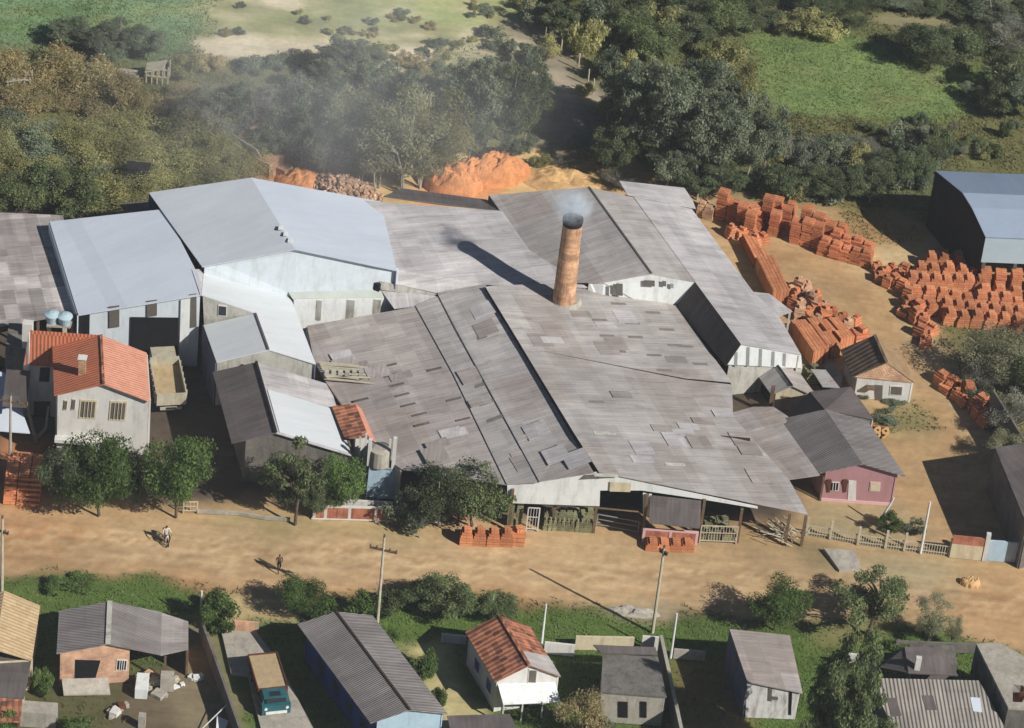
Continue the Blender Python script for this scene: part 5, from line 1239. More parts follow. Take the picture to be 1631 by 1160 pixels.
heap('soil_bank', 'tan spoil bank at the foot of the woods behind the far shed', 'soil bank', 895, 290, 4.5, 2.5, .8, 'sand', -.3, .4, 5)
rb_ = MB(); b = P(552, 310)
for i in range(520):
    u_r = random.gauss(0, .42); v_r = random.gauss(0, .42); hh = max(0, 1.5*(1-u_r*u_r*.8-v_r*v_r*.8)); c = b+Vector((u_r*3.3+v_r*.3, v_r*1.8-u_r*1.1, hh*random.uniform(.55, 1)))
    rb_.box(c, random.uniform(.2, .5), random.uniform(.15, .35), random.uniform(.12, .3), random.uniform(0, 3), tilt=random.uniform(-.8, .8), mi=random.choice((0, 0, 1)))
rb_.slab([b+Vector((-3.2, 1.2, .25)), b+Vector((0, .9, 1.0)), b+Vector((3.2, -.9, .25)), b+Vector((0, -1.5, .1))], .2)
tag(rb_.build('rubble_heap', [M['rubble'], M['brickpale']], origin=b), 'heap of broken pale bricks behind the metal hangar', 'rubble heap', kind='stuff')
heap('earth_heap', 'smooth reddish earth heap beside the kiln ruin', 'earth heap', 480, 290, 2.5, 2.4, .9, 'clay', -.2, .3, 13)
heap('gravel_heap', 'low pale gravel strip along the verge near the right-hand utility pole', 'gravel heap', 1010, 975, 2.2, .7, .25, 'conc', 0, .9, 15)
heap('sandy_boulder', 'lone pale tan boulder lying on the dirt road at the right', 'boulder', 1545, 930, .85, .5, .5, 'sand', -.15, .3, 17, seg=16, cliff=4)
bh = MB(); b = P(1252, 858)
for i in range(60):
    a_ = b+Vector((random.gauss(0, .7), random.gauss(0, .5), random.uniform(.05, .8))); bh.tube([a_, a_+Vector((random.gauss(-.9, .5), random.gauss(.5, .4), random.uniform(-.2, .7)))], .035, 4)
tag(bh.build('brushwood_heap', M['palewood'], origin=b), 'heap of pale cut brushwood by the right-hand shed post', 'brushwood heap', kind='stuff')
# debris: loose bricks / scrap as individual little things around the cottage and yard
def scrap(px, py, n, spread, mats, label, cat, group, size=.5):
    AD = dict(clad_old='weathered white', brickpale='brick coloured', wood='brown wooden', conc='grey concrete', rust='rusty', white='white', palewood='bleached wooden', clad='bright white')
    L = sorted((px+random.gauss(0, spread), py+random.gauss(0, spread*.5)) for _ in range(n))
    for i in range(n):
        p = P(*L[i]); q = MB(); s = size*random.uniform(.4, 1.2); mt_ = random.choice(mats)
        q.box((0, 0, 0), s, s*random.uniform(.4, 1), s*random.uniform(.15, .7), random.uniform(0, 3)); q.box((s*.3, 0, 0), s*.4, s*.9, s*.2, random.uniform(0, 3))
        o = q.build('scrap', M[mt_], origin=(0, 0, 0)); o.location = p-UP*.03; o.name = cat.replace(' ', '_'); tag(o, '%s scrap piece, %s from left %s' % (AD[mt_], ORD[i], label), cat, group)
scrap(240, 1085, 16, 18, ['clad_old', 'brickpale', 'wood', 'conc'], 'in the junk beside the brick cottage', 'scrap piece', 'junk beside the brick cottage', .8)
scrap(185, 1130, 14, 12, ['clad_old', 'white', 'rust', 'conc'], 'in the junk at the bottom edge', 'scrap piece', 'junk below the cottage', .6)
scrap(300, 1088, 8, 14, ['palewood', 'clad'], 'in the bare yard right of the cottage', 'scrap piece', 'boards in the bare yard', .5)
tag(MB().box(P(226, 1100), .9, 1.9, .9, .05).build('water_trough', M['clad'], origin=P(226, 1100)), 'long white box standing in the junk beside the brick cottage', 'box')
tag(MB().box(P(266, 1095), 1.0, 1.0, 1.2, .1).build('block_bin', M['conc'], origin=P(266, 1095)), 'square pale block bin at the right side of the brick cottage', 'bin')
q = MB(); b = P(345, 1150); q.slab([b+Vector((0, 0, .6)), b+Vector((.9, -.3, .5)), b+Vector((.7, -1.6, .3)), b+Vector((.1, -1.2, .4))], .04)
q.beam(b+Vector((-1.3, -1.6, 0)), b+Vector((.6, .6, 1.2)), .06); tag(q.build('satellite_dish', M['clad'], origin=b), 'white curved sheet propped on a thin pole in the bare yard', 'sheet')
q = MB(); b = P(226, 1158); q.beam(b, b+Vector((0, 0, 1.2)), .5); tag(q.build('standing_slab', M['conc'], origin=b), 'upright pale slab at the bottom edge below the cottage', 'slab')
# number made of hollow blocks "89"
nb = empty('number_sign', P(1403, 697), 'block built numerals 89 standing on a dark backing in the yard', 'number sign')
cu = bpy.data.curves.new('numerals', 'FONT'); cu.body = '89'; cu.size = 1.35; cu.extrude = .12; cu.offset = .03
to = bpy.data.objects.new('numerals', cu); COL.objects.link(to)
bpy.context.view_layer.update()
me = bpy.data.meshes.new_from_object(to.evaluated_get(bpy.context.evaluated_depsgraph_get())); bpy.data.objects.remove(to)
me.transform(Matrix.Translation((-.72, -.12, .1)) @ Matrix.Rotation(math.radians(78), 4, 'X')); me.materials.clear(); me.materials.append(M['sand'])
to = bpy.data.objects.new('numerals', me); COL.objects.link(to); to.parent = nb
MB().box(P(1401, 695)+Vector((-.1, .25, 0)), 1.55, .35, .8, -.08).build('backing_block', M['brick2'], nb)

# ---------------------------------------------------------------- vehicles
def wheel(rt, c, ax, r=.45, w_=.25):
    t_ = MB().tube([c-ax*w_/2, c+ax*w_/2], [r, r], 16).build('wheel', M['black'], rt)
    MB().tube([c-ax*(w_/2+.01), c+ax*(w_/2+.01)], [r*.5, r*.5], 12).build('rim', M['steel'], t_)
def frame(a, b):
    d = (b-a).normalized(); s = Vector((d.y, -d.x, 0)); return d, s
# tipper behind the white house, tail to the road
rt = empty('dump_truck', P(272, 655), 'dusty grey-green tipper truck parked beside the white house, tail to the road', 'truck')
a = P(272, 662); d, s = frame(a, P(256, 585)); w_ = 1.2; z0 = 1.15; L = 4.6; hb = 1.15
q = MB(); q.slab([a+s*w_+UP*z0, a-s*w_+UP*z0, a-s*w_+d*L+UP*z0, a+s*w_+d*L+UP*z0], .12)
for sg in (1, -1): q.beam(a+s*w_*sg+UP*(z0+hb/2), a+s*w_*sg+d*L+UP*(z0+hb/2), .1, hb)
q.beam(a+d*L-s*w_+UP*(z0+hb*.6), a+d*L+s*w_+UP*(z0+hb*.6), .1, hb*1.2)
for i in range(6):
    for sg in (1, -1): p = a+s*(w_+.08)*sg+d*(.3+i*.8); q.beam(p+UP*z0, p+UP*(z0+hb), .1)
q.build('tipper_body', M['truckp'], rt)
q = MB().slab([a+s*(w_-.06)+d*.1+UP*(z0+.35), a-s*(w_-.06)+d*.1+UP*(z0+.35), a-s*(w_-.06)+d*(L-.1)+UP*(z0+.6), a+s*(w_-.06)+d*(L-.1)+UP*(z0+.6)], .3).build('sand_load', M['load'], rt)
MB().beam(a-s*w_-d*.08+UP*(z0+hb/2), a+s*w_-d*.08+UP*(z0+hb/2), .09, hb).build('tailgate', M['truckp'], rt)
q = MB()
q.box(a+d*(L+.95)+UP*.7, 2.2, 1.5, 1.7, math.atan2(s.y, s.x), taper=.9); q.build('cab', M['truckp'], rt)
MB().beam(a-s*.9+d*0+UP*.75, a+s*.9+UP*.75, .12, .25).build('bumper', M['conc'], rt)
MB().beam(a-s*.4-d*.1+UP*.8, a+s*.4-d*.1+UP*.8, .05, .18).build('number_plate', M['glass'], rt)
MB().beam(a+d*.2+UP*.8, a+d*6+UP*.8, .8, .2).build('chassis', M['rust'], rt)
for y_ in (.9, 1.9, 5.4):
    for sg in (1, -1): wheel(rt, a+d*y_+s*sg*.95+UP*.47, s, .47, .3)
# teal truck on the drive, cab towards the viewer
rt = empty('flatbed_truck', P(432, 1128), 'teal cabbed truck with a tan loaded bed on the concrete drive', 'truck')
a = P(439, 1142, .0); bk_ = P(422, 1085, .0); d, s = frame(a, bk_); w_ = 1.1; L = 3.9
o_ = a+d*1.4
q = MB(); z0 = .95
q.slab([o_+s*w_+UP*z0, o_-s*w_+UP*z0, o_-s*w_+d*L+UP*z0, o_+s*w_+d*L+UP*z0], .12)
for sg in (1, -1): q.beam(o_+s*w_*sg+UP*(z0+.35), o_+s*w_*sg+d*L+UP*(z0+.35), .08, .75)
for y_ in (0, L): q.beam(o_+d*y_-s*w_+UP*(z0+.35), o_+d*y_+s*w_+UP*(z0+.35), .08, .75)
q.build('bed', M['rust'], rt)
MB().slab([o_+s*(w_-.05)+d*.05+UP*(z0+.62), o_-s*(w_-.05)+d*.05+UP*(z0+.62), o_-s*(w_-.05)+d*(L-.05)+UP*(z0+.62), o_+s*(w_-.05)+d*(L-.05)+UP*(z0+.62)], .5).build('sand_load', M['load'], rt)
rz = math.atan2(s.y, s.x)
cab = MB().box(a+d*.65+UP*.35, 2.15, 1.5, .85, rz).box(a+d*.8+UP*1.202, 2.0, 1.1, .5, rz, taper=.86).build('cab', M['teal'], rt)
pF_ = a-d*.31+UP*.6
MB().beam(a-s*.75+d*.13+UP*1.5, a+s*.75+d*.13+UP*1.5, .04, .4).build('windscreen', M['glass'], cab)
MB().beam(a-s*.8-d*.13+UP*.55, a+s*.8-d*.13+UP*.55, .1, .22).build('bumper', M['clad'], rt)
for sg in (1, -1): p = a+s*sg*.8-d*.11+UP*.95; MB().tube([p, p-d*.05], .12, 10).build('headlight', M['clad'], rt)
MB().slab([a-s*.4+d*.4+UP*1.73, a+s*.4+d*.4+UP*1.73, a+s*.4+d*.9+UP*1.73, a-s*.4+d*.9+UP*1.73], .03).build('roof_hatch', M['glass'], cab)
for y_ in (.5, 4.2):
    for sg in (1, -1): wheel(rt, a+d*y_+s*sg*.95+UP*.42, s, .42, .25)

# ---------------------------------------------------------------- people
def skinmesh(name, verts, edges, mats, parent=None, origin=(0, 0, 0), sub=2):
    me = bpy.data.meshes.new(name); me.from_pydata([v[:3] for v in verts], edges, []); o = bpy.data.objects.new(name, me); COL.objects.link(o)
    sm = o.modifiers.new('skin', 'SKIN'); ss = o.modifiers.new('sub', 'SUBSURF'); ss.levels = sub; ss.render_levels = sub
    for i, v in enumerate(verts): me.skin_vertices[0].data[i].radius = (v[3], v[3] if len(v) < 5 else v[4]); 
    me.skin_vertices[0].data[0].use_root = True
    bpy.context.view_layer.update()
    m2 = bpy.data.meshes.new_from_object(o.evaluated_get(bpy.context.evaluated_depsgraph_get())); bpy.data.objects.remove(o)
    m2.materials.clear()
    for m in mats: m2.materials.append(M[m])
    m2.polygons.foreach_set('use_smooth', [True]*len(m2.polygons))
    o = bpy.data.objects.new(name, m2); COL.objects.link(o); o.location = origin
    if parent: o.parent = parent
    return o, m2
M['skin'] = plain('skin', lin(150, 104, 78), .7, .1); M['hair'] = plain('hair', lin(30, 24, 22), .8, .2)
M['shirt_w'] = plain('pale_shirt', lin(206, 196, 176), .9, .1); M['trousers'] = plain('dark_trousers', lin(52, 46, 44), .9, .2); M['shirt_d'] = plain('brown_shirt', lin(92, 70, 54), .9, .2)
def person(pos, rz, pose, label, shirt, pants):
    g = empty('person', pos, label, 'person'); g.rotation_euler = (0, 0, rz)
    if pose == 'ride':
        J = [(0, 0, .92, .16, .13), (0, .06, 1.2, .17, .12), (0, .1, 1.42, .15, .1), (0, .12, 1.5, .06), (0, .14, 1.62, .1, .115), (0, .14, 1.74, .085)]
        hip, kn_, an = (.14, 0, .88), (.24, .42, .72), (.2, .3, .32); sh, el, ha = (.2, .1, 1.42), (.32, .3, 1.2), (.3, .58, 1.12); toe = (.2, .44, .27)
    else:
        J = [(0, 0, .95, .15, .12), (0, 0, 1.2, .16, .11), (0, 0, 1.42, .14, .1), (0, .01, 1.52, .06), (0, .02, 1.64, .095, .11), (0, .02, 1.75, .08)]
        hip, kn_, an = (.1, 0, .9), (.11, .16, .5), (.1, .22, .08); sh, el, ha = (.2, 0, 1.42), (.25, -.06, 1.15), (.24, .1, .92); toe = (.1, .36, .04)
    V = list(J); E = [(0, 1), (1, 2), (2, 3), (3, 4), (4, 5)]
    for sg in (1, -1):
        f = 1 if (pose == 'ride' or sg > 0) else -1; i = len(V)
        V += [(hip[0]*sg, hip[1], hip[2], .09), (kn_[0]*sg, kn_[1]*(1 if pose == 'ride' else (1 if sg > 0 else -.2)), kn_[2], .062), (an[0]*sg, an[1]*f, an[2], .042), (toe[0]*sg, toe[1] if f > 0 else an[1]*f+.14, toe[2], .035)]
        E += [(0, i), (i, i+1), (i+1, i+2), (i+2, i+3)]
        V += [(sh[0]*sg, sh[1], sh[2], .065), (el[0]*sg, el[1]*f, el[2], .042), (ha[0]*sg, ha[1]*f, ha[2], .028)]
        E += [(2, i+4), (i+4, i+5), (i+5, i+6)]
        hx, hy, hz = V[i+6][:3]
        for k in range(5):      # fingers and thumb
            V.append((hx+(k-2)*.017*(1 if k else 1.6), hy+.05+(.0 if k else -.02), hz-.05-.012*(2-abs(k-2)), .009)); E.append((i+6, len(V)-1))
    o, me = skinmesh('body', V, E, ['skin', shirt, pants, 'hair'], g)
    for p in me.polygons:
        c = p.center; arm = abs(c.x) > .26 and c.z > .85
        if pose == 'ride': arm = (c.y > .42 and c.z > 1.0)
        else: arm = abs(c.x) > .2 and c.z < 1.15 and c.z > .8
        if c.z > 1.68 or (c.z > 1.58 and c.y < (.11 if pose == 'ride' else 0)): p.material_index = 3
        elif c.z > 1.49 or arm: p.material_index = 0
        elif c.z > .97: p.material_index = 1
        elif c.z > .14 and not (pose == 'ride' and c.z < .33): p.material_index = 2
        else: p.material_index = 3
    MB().box((0, .24 if pose == 'ride' else .13, 1.6), .03, .04, .05).build('nose', M['skin'], None).parent = g
    return g
pm = P(264, 862); mt = empty('motorcycle', pm, 'small motorcycle heading towards the viewer on the dirt road', 'motorcycle')
mt.rotation_euler = (0, 0, math.radians(200))
def loc(mb, name, mat, par): o = mb.build(name, M[mat], None, origin=(0, 0, 0)); o.parent = par; return o
for y_ in (-.62, .68):
    q = MB(); pts = [Vector((0, y_+.27*math.cos(t), .3+.27*math.sin(t))) for t in [2*math.pi*k/16 for k in range(17)]]; q.tube(pts, .045, 6, cap=False); w1 = loc(q, 'wheel', 'black', mt)
    q = MB();
    for k in range(6): q.beam((0, y_, .3), (0, y_+.24*math.cos(k*1.047), .3+.24*math.sin(k*1.047)), .012)
    q.tube([(-.05, y_, .3), (.05, y_, .3)], .05, 8); loc(q, 'rim', 'steel', w1)
q = MB(); q.tube([(0, .68, .3), (0, .5, .72), (0, .42, .98)], .035, 6); q.tube([(0, .45, .85), (0, .1, .55), (0, -.62, .3)], .03, 6); loc(q, 'frame', 'rust', mt)
q = MB(); q.tube([(0, .42, .78), (0, .25, .82), (0, .02, .76)], [.07, .14, .08], 10); loc(q, 'fuel_tank', 'clad', mt)
loc(MB().box((0, -.3, .72), .24, .75, .1), 'seat', 'black', mt); loc(MB().box((0, .08, .25), .22, .36, .36), 'engine', 'steel', mt)
loc(MB().tube([(-.34, .38, 1.08), (0, .44, 1.0), (.34, .38, 1.08)], .018, 6), 'handlebar', 'steel', mt); loc(MB().tube([(0, .5, .88), (0, .58, .88)], [.07, .09], 10), 'headlight', 'clad', mt)
rp_ = person(pm+Vector((0, 0, -.1)), math.radians(200), 'ride', 'rider in a pale shirt and dark trousers sitting on the motorcycle', 'shirt_w', 'trousers')
person(P(444, 911), math.radians(200), 'walk', 'small figure in brown walking along the far road edge near the round bush', 'shirt_d', 'trousers')
# ---------------------------------------------------------------- trees
M['lf_bright'] = leafm('bright_leaves', lin(90, 114, 60), lin(124, 144, 86), lin(74, 96, 52), .35)
M['lf_mid'] = leafm('mid_green_leaves', lin(102, 116, 76), lin(134, 144, 100), lin(86, 98, 66), .35)
M['lf_dark'] = leafm('dark_leaves', lin(90, 102, 72), lin(122, 132, 96), lin(76, 86, 62), .35)
M['lf_euca'] = leafm('grey_green_leaves', lin(110, 122, 98), lin(146, 154, 128), lin(94, 104, 84), .35)
M['lf_olive'] = leafm('olive_leaves', lin(170, 170, 116), lin(198, 192, 138), lin(148, 148, 102), .5)
M['lf_pale'] = leafm('pale_olive_leaves', lin(160, 162, 128), lin(184, 182, 148), lin(142, 144, 114), .5)
M['lf_grey'] = leafm('grey_twig_leaves', lin(142, 144, 130), lin(166, 164, 148), lin(122, 124, 114), .5)
M['lf_yel'] = leafm('yellowed_scrub_leaves', lin(182, 168, 124), lin(198, 182, 138), lin(158, 150, 110), .5)
def crown_mesh(name, seed, nlobe, nleaf, ls, mat, hollow=.35, flat=1.0, low=.0, lobe=(.2, .42), wispy=.35, za=1.0):
    """unit crown: radius 1 horizontally, z from 0 to ~1; many leaf-sized faces in clumps"""
    r = np.random.default_rng(seed); cs = []
    for i in range(nlobe):
        th = r.random()*2*np.pi; z = r.random()**.85*(.78+.22*np.cos(th*2+seed)); rr = np.sqrt(max(0.02, 1-(2*z-1+low)**2))*(.2+.78*r.random()**.6)
        cs.append((rr*np.cos(th)*.85, rr*np.sin(th)*.85, .08+z*.78, r.uniform(*lobe)))
    cs = np.array(cs); cs[:, 2] *= za; k = r.choice(nlobe, nleaf, p=cs[:, 3]**2/np.sum(cs[:, 3]**2))
    d = r.normal(size=(nleaf, 3)); d /= np.linalg.norm(d, axis=1)[:, None]
    rad = (hollow+(1-hollow)*r.random(nleaf)**.5)*(1+wispy*r.normal(size=nleaf)*.3)
    # sub-clumps: pull leaves towards twig tips
    tip = r.normal(size=(nlobe*14, 3)); tip /= np.linalg.norm(tip, axis=1)[:, None]
    tk = k*14+r.integers(0, 14, nleaf); d = d*.62+tip[tk]*.75; d /= np.linalg.norm(d, axis=1)[:, None]
    c = cs[k, :3]+d*rad[:, None]*cs[k, 3][:, None]*np.array([1, 1, .62*flat])
    nrm = d*.7+r.normal(size=(nleaf, 3))*.55+np.array([0, 0, .35]); nrm /= np.linalg.norm(nrm, axis=1)[:, None]
    a = np.cross(nrm, r.normal(size=(nleaf, 3))); a /= np.linalg.norm(a, axis=1)[:, None]; b = np.cross(nrm, a)
    s = ls*(.4+.5*r.random(nleaf)+.9*r.random(nleaf)**4)[:, None]; a = a*s; b = b*s*.6
    v = np.stack([c-a, c-b*1.0+a*.1, c+a, c+b*1.0+a*.1], 1).reshape(-1, 3)
    me = bpy.data.meshes.new(name); me.vertices.add(len(v)); me.vertices.foreach_set('co', v.ravel())
    me.loops.add(len(v)); me.loops.foreach_set('vertex_index', np.arange(len(v))); me.polygons.add(nleaf)
    me.polygons.foreach_set('loop_start', np.arange(0, 4*nleaf, 4)); me.update(calc_edges=True); me.materials.append(M[mat])
    return me, cs
def trunk_mesh(name, cs, seed, mat, th=.35, nb=7, r0=.05, multi=1, za=1.0):
    """unit trunk below the crown (crown base at z=th of total height 1)"""
    r = random.Random(seed); q = MB()
    for m in range(multi):
        ox = Vector((r.uniform(-.12, .12), r.uniform(-.12, .12), 0))*(multi > 1)
        fk = Vector((r.uniform(-.08, .08)+ox.x*1.5, r.uniform(-.08, .08)+ox.y*1.5, th*.9)); k0 = r0/(1+.5*(multi > 1))
        q.tube([ox*.6, ox+(fk-ox)*.5+Vector((.02, 0, 0)), fk], [k0, k0*.8, k0*.65], 7)
        for i in range(nb):
            c = cs[r.randrange(len(cs))]; e = Vector((c[0], c[1], th+c[2]/za*(1-th))); mdl = lerp(fk, e, .5)+Vector((r.uniform(-.06, .06), r.uniform(-.06, .06), .05))
            q.tube([fk, mdl, e+(e-mdl)*.25], [k0*.5, k0*.34, k0*.12], 5)
    return q, th
TP = {}; PEND = []
def tree_proto(kind, v):
    key = (kind, v)
    if key in TP: return TP[key]
    sd = (sum(map(ord, kind))*7+v*13) % 9973
    spec = dict(
        round=dict(lobe=(.3, .44), hollow=.5, nlobe=24, nleaf=14000, ls=.030, mat='lf_bright', th=.22), dark=dict(nlobe=28, nleaf=12000, ls=.032, mat='lf_dark', th=.25),
        mid=dict(nlobe=28, nleaf=12000, ls=.032, mat='lf_mid', th=.22), euca=dict(nlobe=34, nleaf=9500, ls=.034, mat='lf_euca', th=.25, lobe=(.16, .32)),
        eucad=dict(nlobe=34, nleaf=9500, ls=.034, mat='lf_dark', th=.22, lobe=(.16, .32)),
        olive=dict(nlobe=26, nleaf=10000, ls=.024, mat='lf_olive', th=.12, lobe=(.24, .4), wispy=.4), pale=dict(nlobe=22, nleaf=8000, ls=.028, mat='lf_pale', th=.2, lobe=(.22, .4), wispy=.5),
        grey=dict(nlobe=22, nleaf=5500, ls=.026, mat='lf_grey', th=.2, lobe=(.2, .38), wispy=.6), yellow=dict(nlobe=20, nleaf=6500, ls=.034, mat='lf_yel', th=.08, wispy=.5),
        sparse=dict(nlobe=15, nleaf=2400, ls=.040, mat='lf_mid', th=.38, lobe=(.14, .26), flat=.8), cone=dict(nlobe=46, nleaf=22000, ls=.030, mat='lf_mid', th=.06, lobe=(.16, .3)),
        airy=dict(nlobe=22, nleaf=5200, ls=.030, mat='lf_mid', th=.3, lobe=(.16, .3), flat=.7, wispy=.5), bush=dict(nlobe=16, nleaf=4200, ls=.055, mat='lf_mid', th=.04), bushb=dict(nlobe=16, nleaf=4200, ls=.055, mat='lf_bright', th=.04), bushg=dict(nlobe=16, nleaf=3800, ls=.05, mat='lf_euca', th=.04),
        busho=dict(nlobe=16, nleaf=3800, ls=.05, mat='lf_olive', th=.04), bushy=dict(nlobe=14, nleaf=3200, ls=.05, mat='lf_yel', th=.04))[kind]
    sp2 = dict(spec); th = sp2.pop('th'); za = 1.0 if kind.startswith('bush') or kind in ('yellow', 'airy', 'sparse') else (1.35 if kind in ('round', 'dark', 'mid') else 2.2); sp2['za'] = za; sp2['nlobe'] = int(sp2['nlobe']*(.5+.5*za)); sp2['nleaf'] = int(sp2['nleaf']*(.55+.45*za))
    me, cs = crown_mesh('crown', sd, **sp2)
    q, _ = trunk_mesh('trunk', cs, sd, 'bark', th, nb=18 if kind in ('sparse', 'grey', 'pale', 'euca', 'eucad', 'airy', 'olive') else 9, r0=.045 if kind != 'sparse' else .05, multi=3 if kind in ('olive', 'grey', 'pale') else 1, za=za)
    TP[key] = (me, q, th, za); return TP[key]
_tm = {}
def tree(kind, px, py, wpx, hpx, label, group=None, cat='tree', name=None, v=None, z=0.0, trunk=True, bark=None):
    """px,py = foot pixel; wpx crown width, hpx total height in picture pixels"""
    b = P(px, py, z); s = FPX/(CAM-b).length; R_ = wpx/s/2; 
    # picture height covers trunk height*cos plus half the crown depth*sin
    Hh = max(.5, (hpx/s-R_*math.sin(PITCH)*.75)/math.cos(PITCH))
    v = random.randrange(3) if v is None else v
    me, q, th, za = tree_proto(kind, v)
    nm = name or ('bush' if kind.startswith('bush') else 'tree'); g = empty(nm, b, label, cat, group)
    if group: PEND.append((g, px, py, kind, wpx, hpx))
    rz = random.uniform(0, 6.28)
    if kind.startswith('bush') or not trunk:
        g2 = bpy.data.objects.new('foliage', me)
    else: g2 = bpy.data.objects.new('crown', me)
    COL.objects.link(g2); g2.parent = g; g2.location = (0, 0, Hh*th); g2.scale = (R_, R_, Hh*(1-th)/za); g2.rotation_euler = (0, 0, rz)
    if trunk and not kind.startswith('bush'):
        bk = bark or ('barkpale' if kind in ('grey', 'euca', 'pale', 'eucad') else 'bark')
        key = (kind, v, bk)
        if key not in _tm:
            o = q.build('trunk', M[bk], None, origin=(0, 0, 0)); _tm[key] = o.data
        else: o = bpy.data.objects.new('trunk', _tm[key]); COL.objects.link(o)
        # trunk mesh unit: height 1, radius 1 -> scale non-uniformly but keep the girth
        o.parent = g; o.scale = (R_, R_, Hh); o.rotation_euler = (0, 0, rz)
    return g
# --- near trees (roadside)
tree('dark', 96, 814, 84, 124, 'dark leafy tree leftmost of the roadside clump before the orange roofed house', v=0)
tree('round', 158, 822, 124, 160, 'big round green tree in the middle of the clump before the orange roofed house', v=1)
tree('round', 280, 824, 116, 166, 'big bright green tree right of the clump before the orange roofed house', v=2)
tree('dark', 218, 800, 76, 100, 'dark tree filling the gap behind the two big round roadside trees', v=1)
tree('sparse', 470, 836, 118, 168, 'thin dark tree with a leaning umbrella top before the white sheet roof', v=0)
tree('dark', 456, 812, 92, 112, 'dark dense tree just left of the bright round tree by the red wall', v=2)
tree('round', 538, 815, 86, 116, 'bright green round tree above the red brick garden wall', v=0)
tree('dark', 505, 822, 50, 60, 'small dark tree at the end of the red brick garden wall', v=1)
tree('bushg', 648, 838, 84, 82, 'speckled green shrub on the verge right of the red wall', v=0)
tree('mid', 752, 838, 118, 132, 'large dark green tree overhanging the arch topped brick stacks', v=2)
tree('dark', 700, 838, 110, 120, 'large dark tree with pale leaning trunk beside the speckled shrub', v=0, bark='barkpale')
tree('round', 478, 978, 84, 78, 'small bright green round tree between road and concrete drive', v=2)
tree('bushb', 520, 985, 64, 58, 'green bush right of the small bright round tree near the blue house')
tree('bushb', 572, 985, 60, 50, 'green bush around the foot of the crossarm utility pole')
tree('bush', 612, 975, 62, 46, 'low hedge bush right of the crossarm utility pole')
tree('mid', 712, 985, 100, 92, 'broad bushy tree on the verge behind the red tiled house', v=0)
tree('mid', 675, 968, 80, 62, 'left part bushy tree on the verge between the pole and the broad tree', v=1)
tree('mid', 790, 990, 72, 68, 'bushy olive green tree right of the broad verge tree', v=2)
tree('bushb', 342, 1010, 72, 76, 'ivy green bush climbing by the pale concrete post', v=1)
tree('bushb', 345, 975, 54, 40, 'small bright bush behind the ivy green bush', v=0)
tree('bushb', 130, 935, 60, 26, 'low green weeds on the verge above the brick cottage', v=2)
tree('bushb', 90, 940, 50, 24, 'low green weeds on the verge beside the tan tiled house', v=1)
tree('round', 1234, 1004, 96, 104, 'round green tree on the verge above the whitewashed house', v=1)
tree('airy', 1380, 1010, 140, 134, 'spreading sparse olive tree with visible branches right of the round verge tree', v=1)
tree('airy', 1398, 978, 104, 92, 'leafy upper crown of the small tree behind the spreading olive one', v=0)
tree('pale', 1480, 1020, 66, 98, 'thin pale olive sapling right of the spreading tree', v=0)
tree('pale', 1515, 1030, 34, 66, 'wispy twiggy sapling nearest the dark back wall', v=1)
tree('bushb', 1440, 1030, 60, 26, 'low dark green weeds behind the white garden wall', v=1)
tree('cone', 1326, 1262, 120, 332, 'tall dense dark conifer at lower right between the white and ribbed roofs', v=0)
tree('cone', 1296, 1262, 96, 226, 'lower dark conifer bough mass left of the tall conifer', v=1)
tree('cone', 1376, 1262, 96, 170, 'lower dark tree at the bottom edge overlapping the ribbed roof', v=2)
tree('bushb', 676, 1078, 50, 52, 'green bush beside the blue house roof, upper one', v=1)
tree('bushb', 700, 1120, 34, 44, 'green bush beside the blue house roof, lower one', v=2)
tree('bushb', 625, 1022, 26, 26, 'tiny bush with pale flowers behind the blue house', v=0)
tree('yellow', 925, 1180, 100, 100, 'scraggy yellow-green shrub in front of the red tiled house porch', v=0)
tree('bushg', 955, 1185, 60, 60, 'dull green shrub at the bottom edge by the flat roofed house', v=0)
tree('bushb', 120, 1170, 60, 44, 'green bush at the bottom edge below the brick cottage', v=0)
tree('bushb', 4, 1175, 50, 60, 'bright bush in the lower left corner', v=1)
tree('bushb', 70, 1105, 40, 60, 'tall grass bush between tan tiled house and brick cottage', v=2)
tree('bushb', 1412, 846, 44, 36, 'small green bush in front of the pink house', v=1)
tree('bushg', 1455, 852, 36, 34, 'small dull bush beside the pale metal pole', v=1)
tree('bushg', 1372, 1175, 60, 50, 'leafy shoots at the bottom edge under the ribbed roof', v=2)
tree('busho', 1460, 1210, 80, 40, 'olive shrub at the bottom edge right of centre of the ribbed roof', v=2)
tree('bushy', 232, 572, 50, 46, 'feathery pampas clump behind the orange roofed house', v=0)
tree('bushb', 245, 585, 30, 26, 'small green shrub between the house and the tipper truck', v=2)
tree('grey', 205, 700, 60, 42, 'bare twiggy shrub beside the tipper truck', v=0)
tree('bushg', 1425, 642, 40, 14, 'row of grey-green garden plants before the white brick house', v=0)
tree('bushg', 1375, 632, 28, 14, 'low plant left of the white brick house door', v=1)
tree('bushg', 1415, 668, 50, 22, 'low weeds in front of the small house by the numerals', v=2)
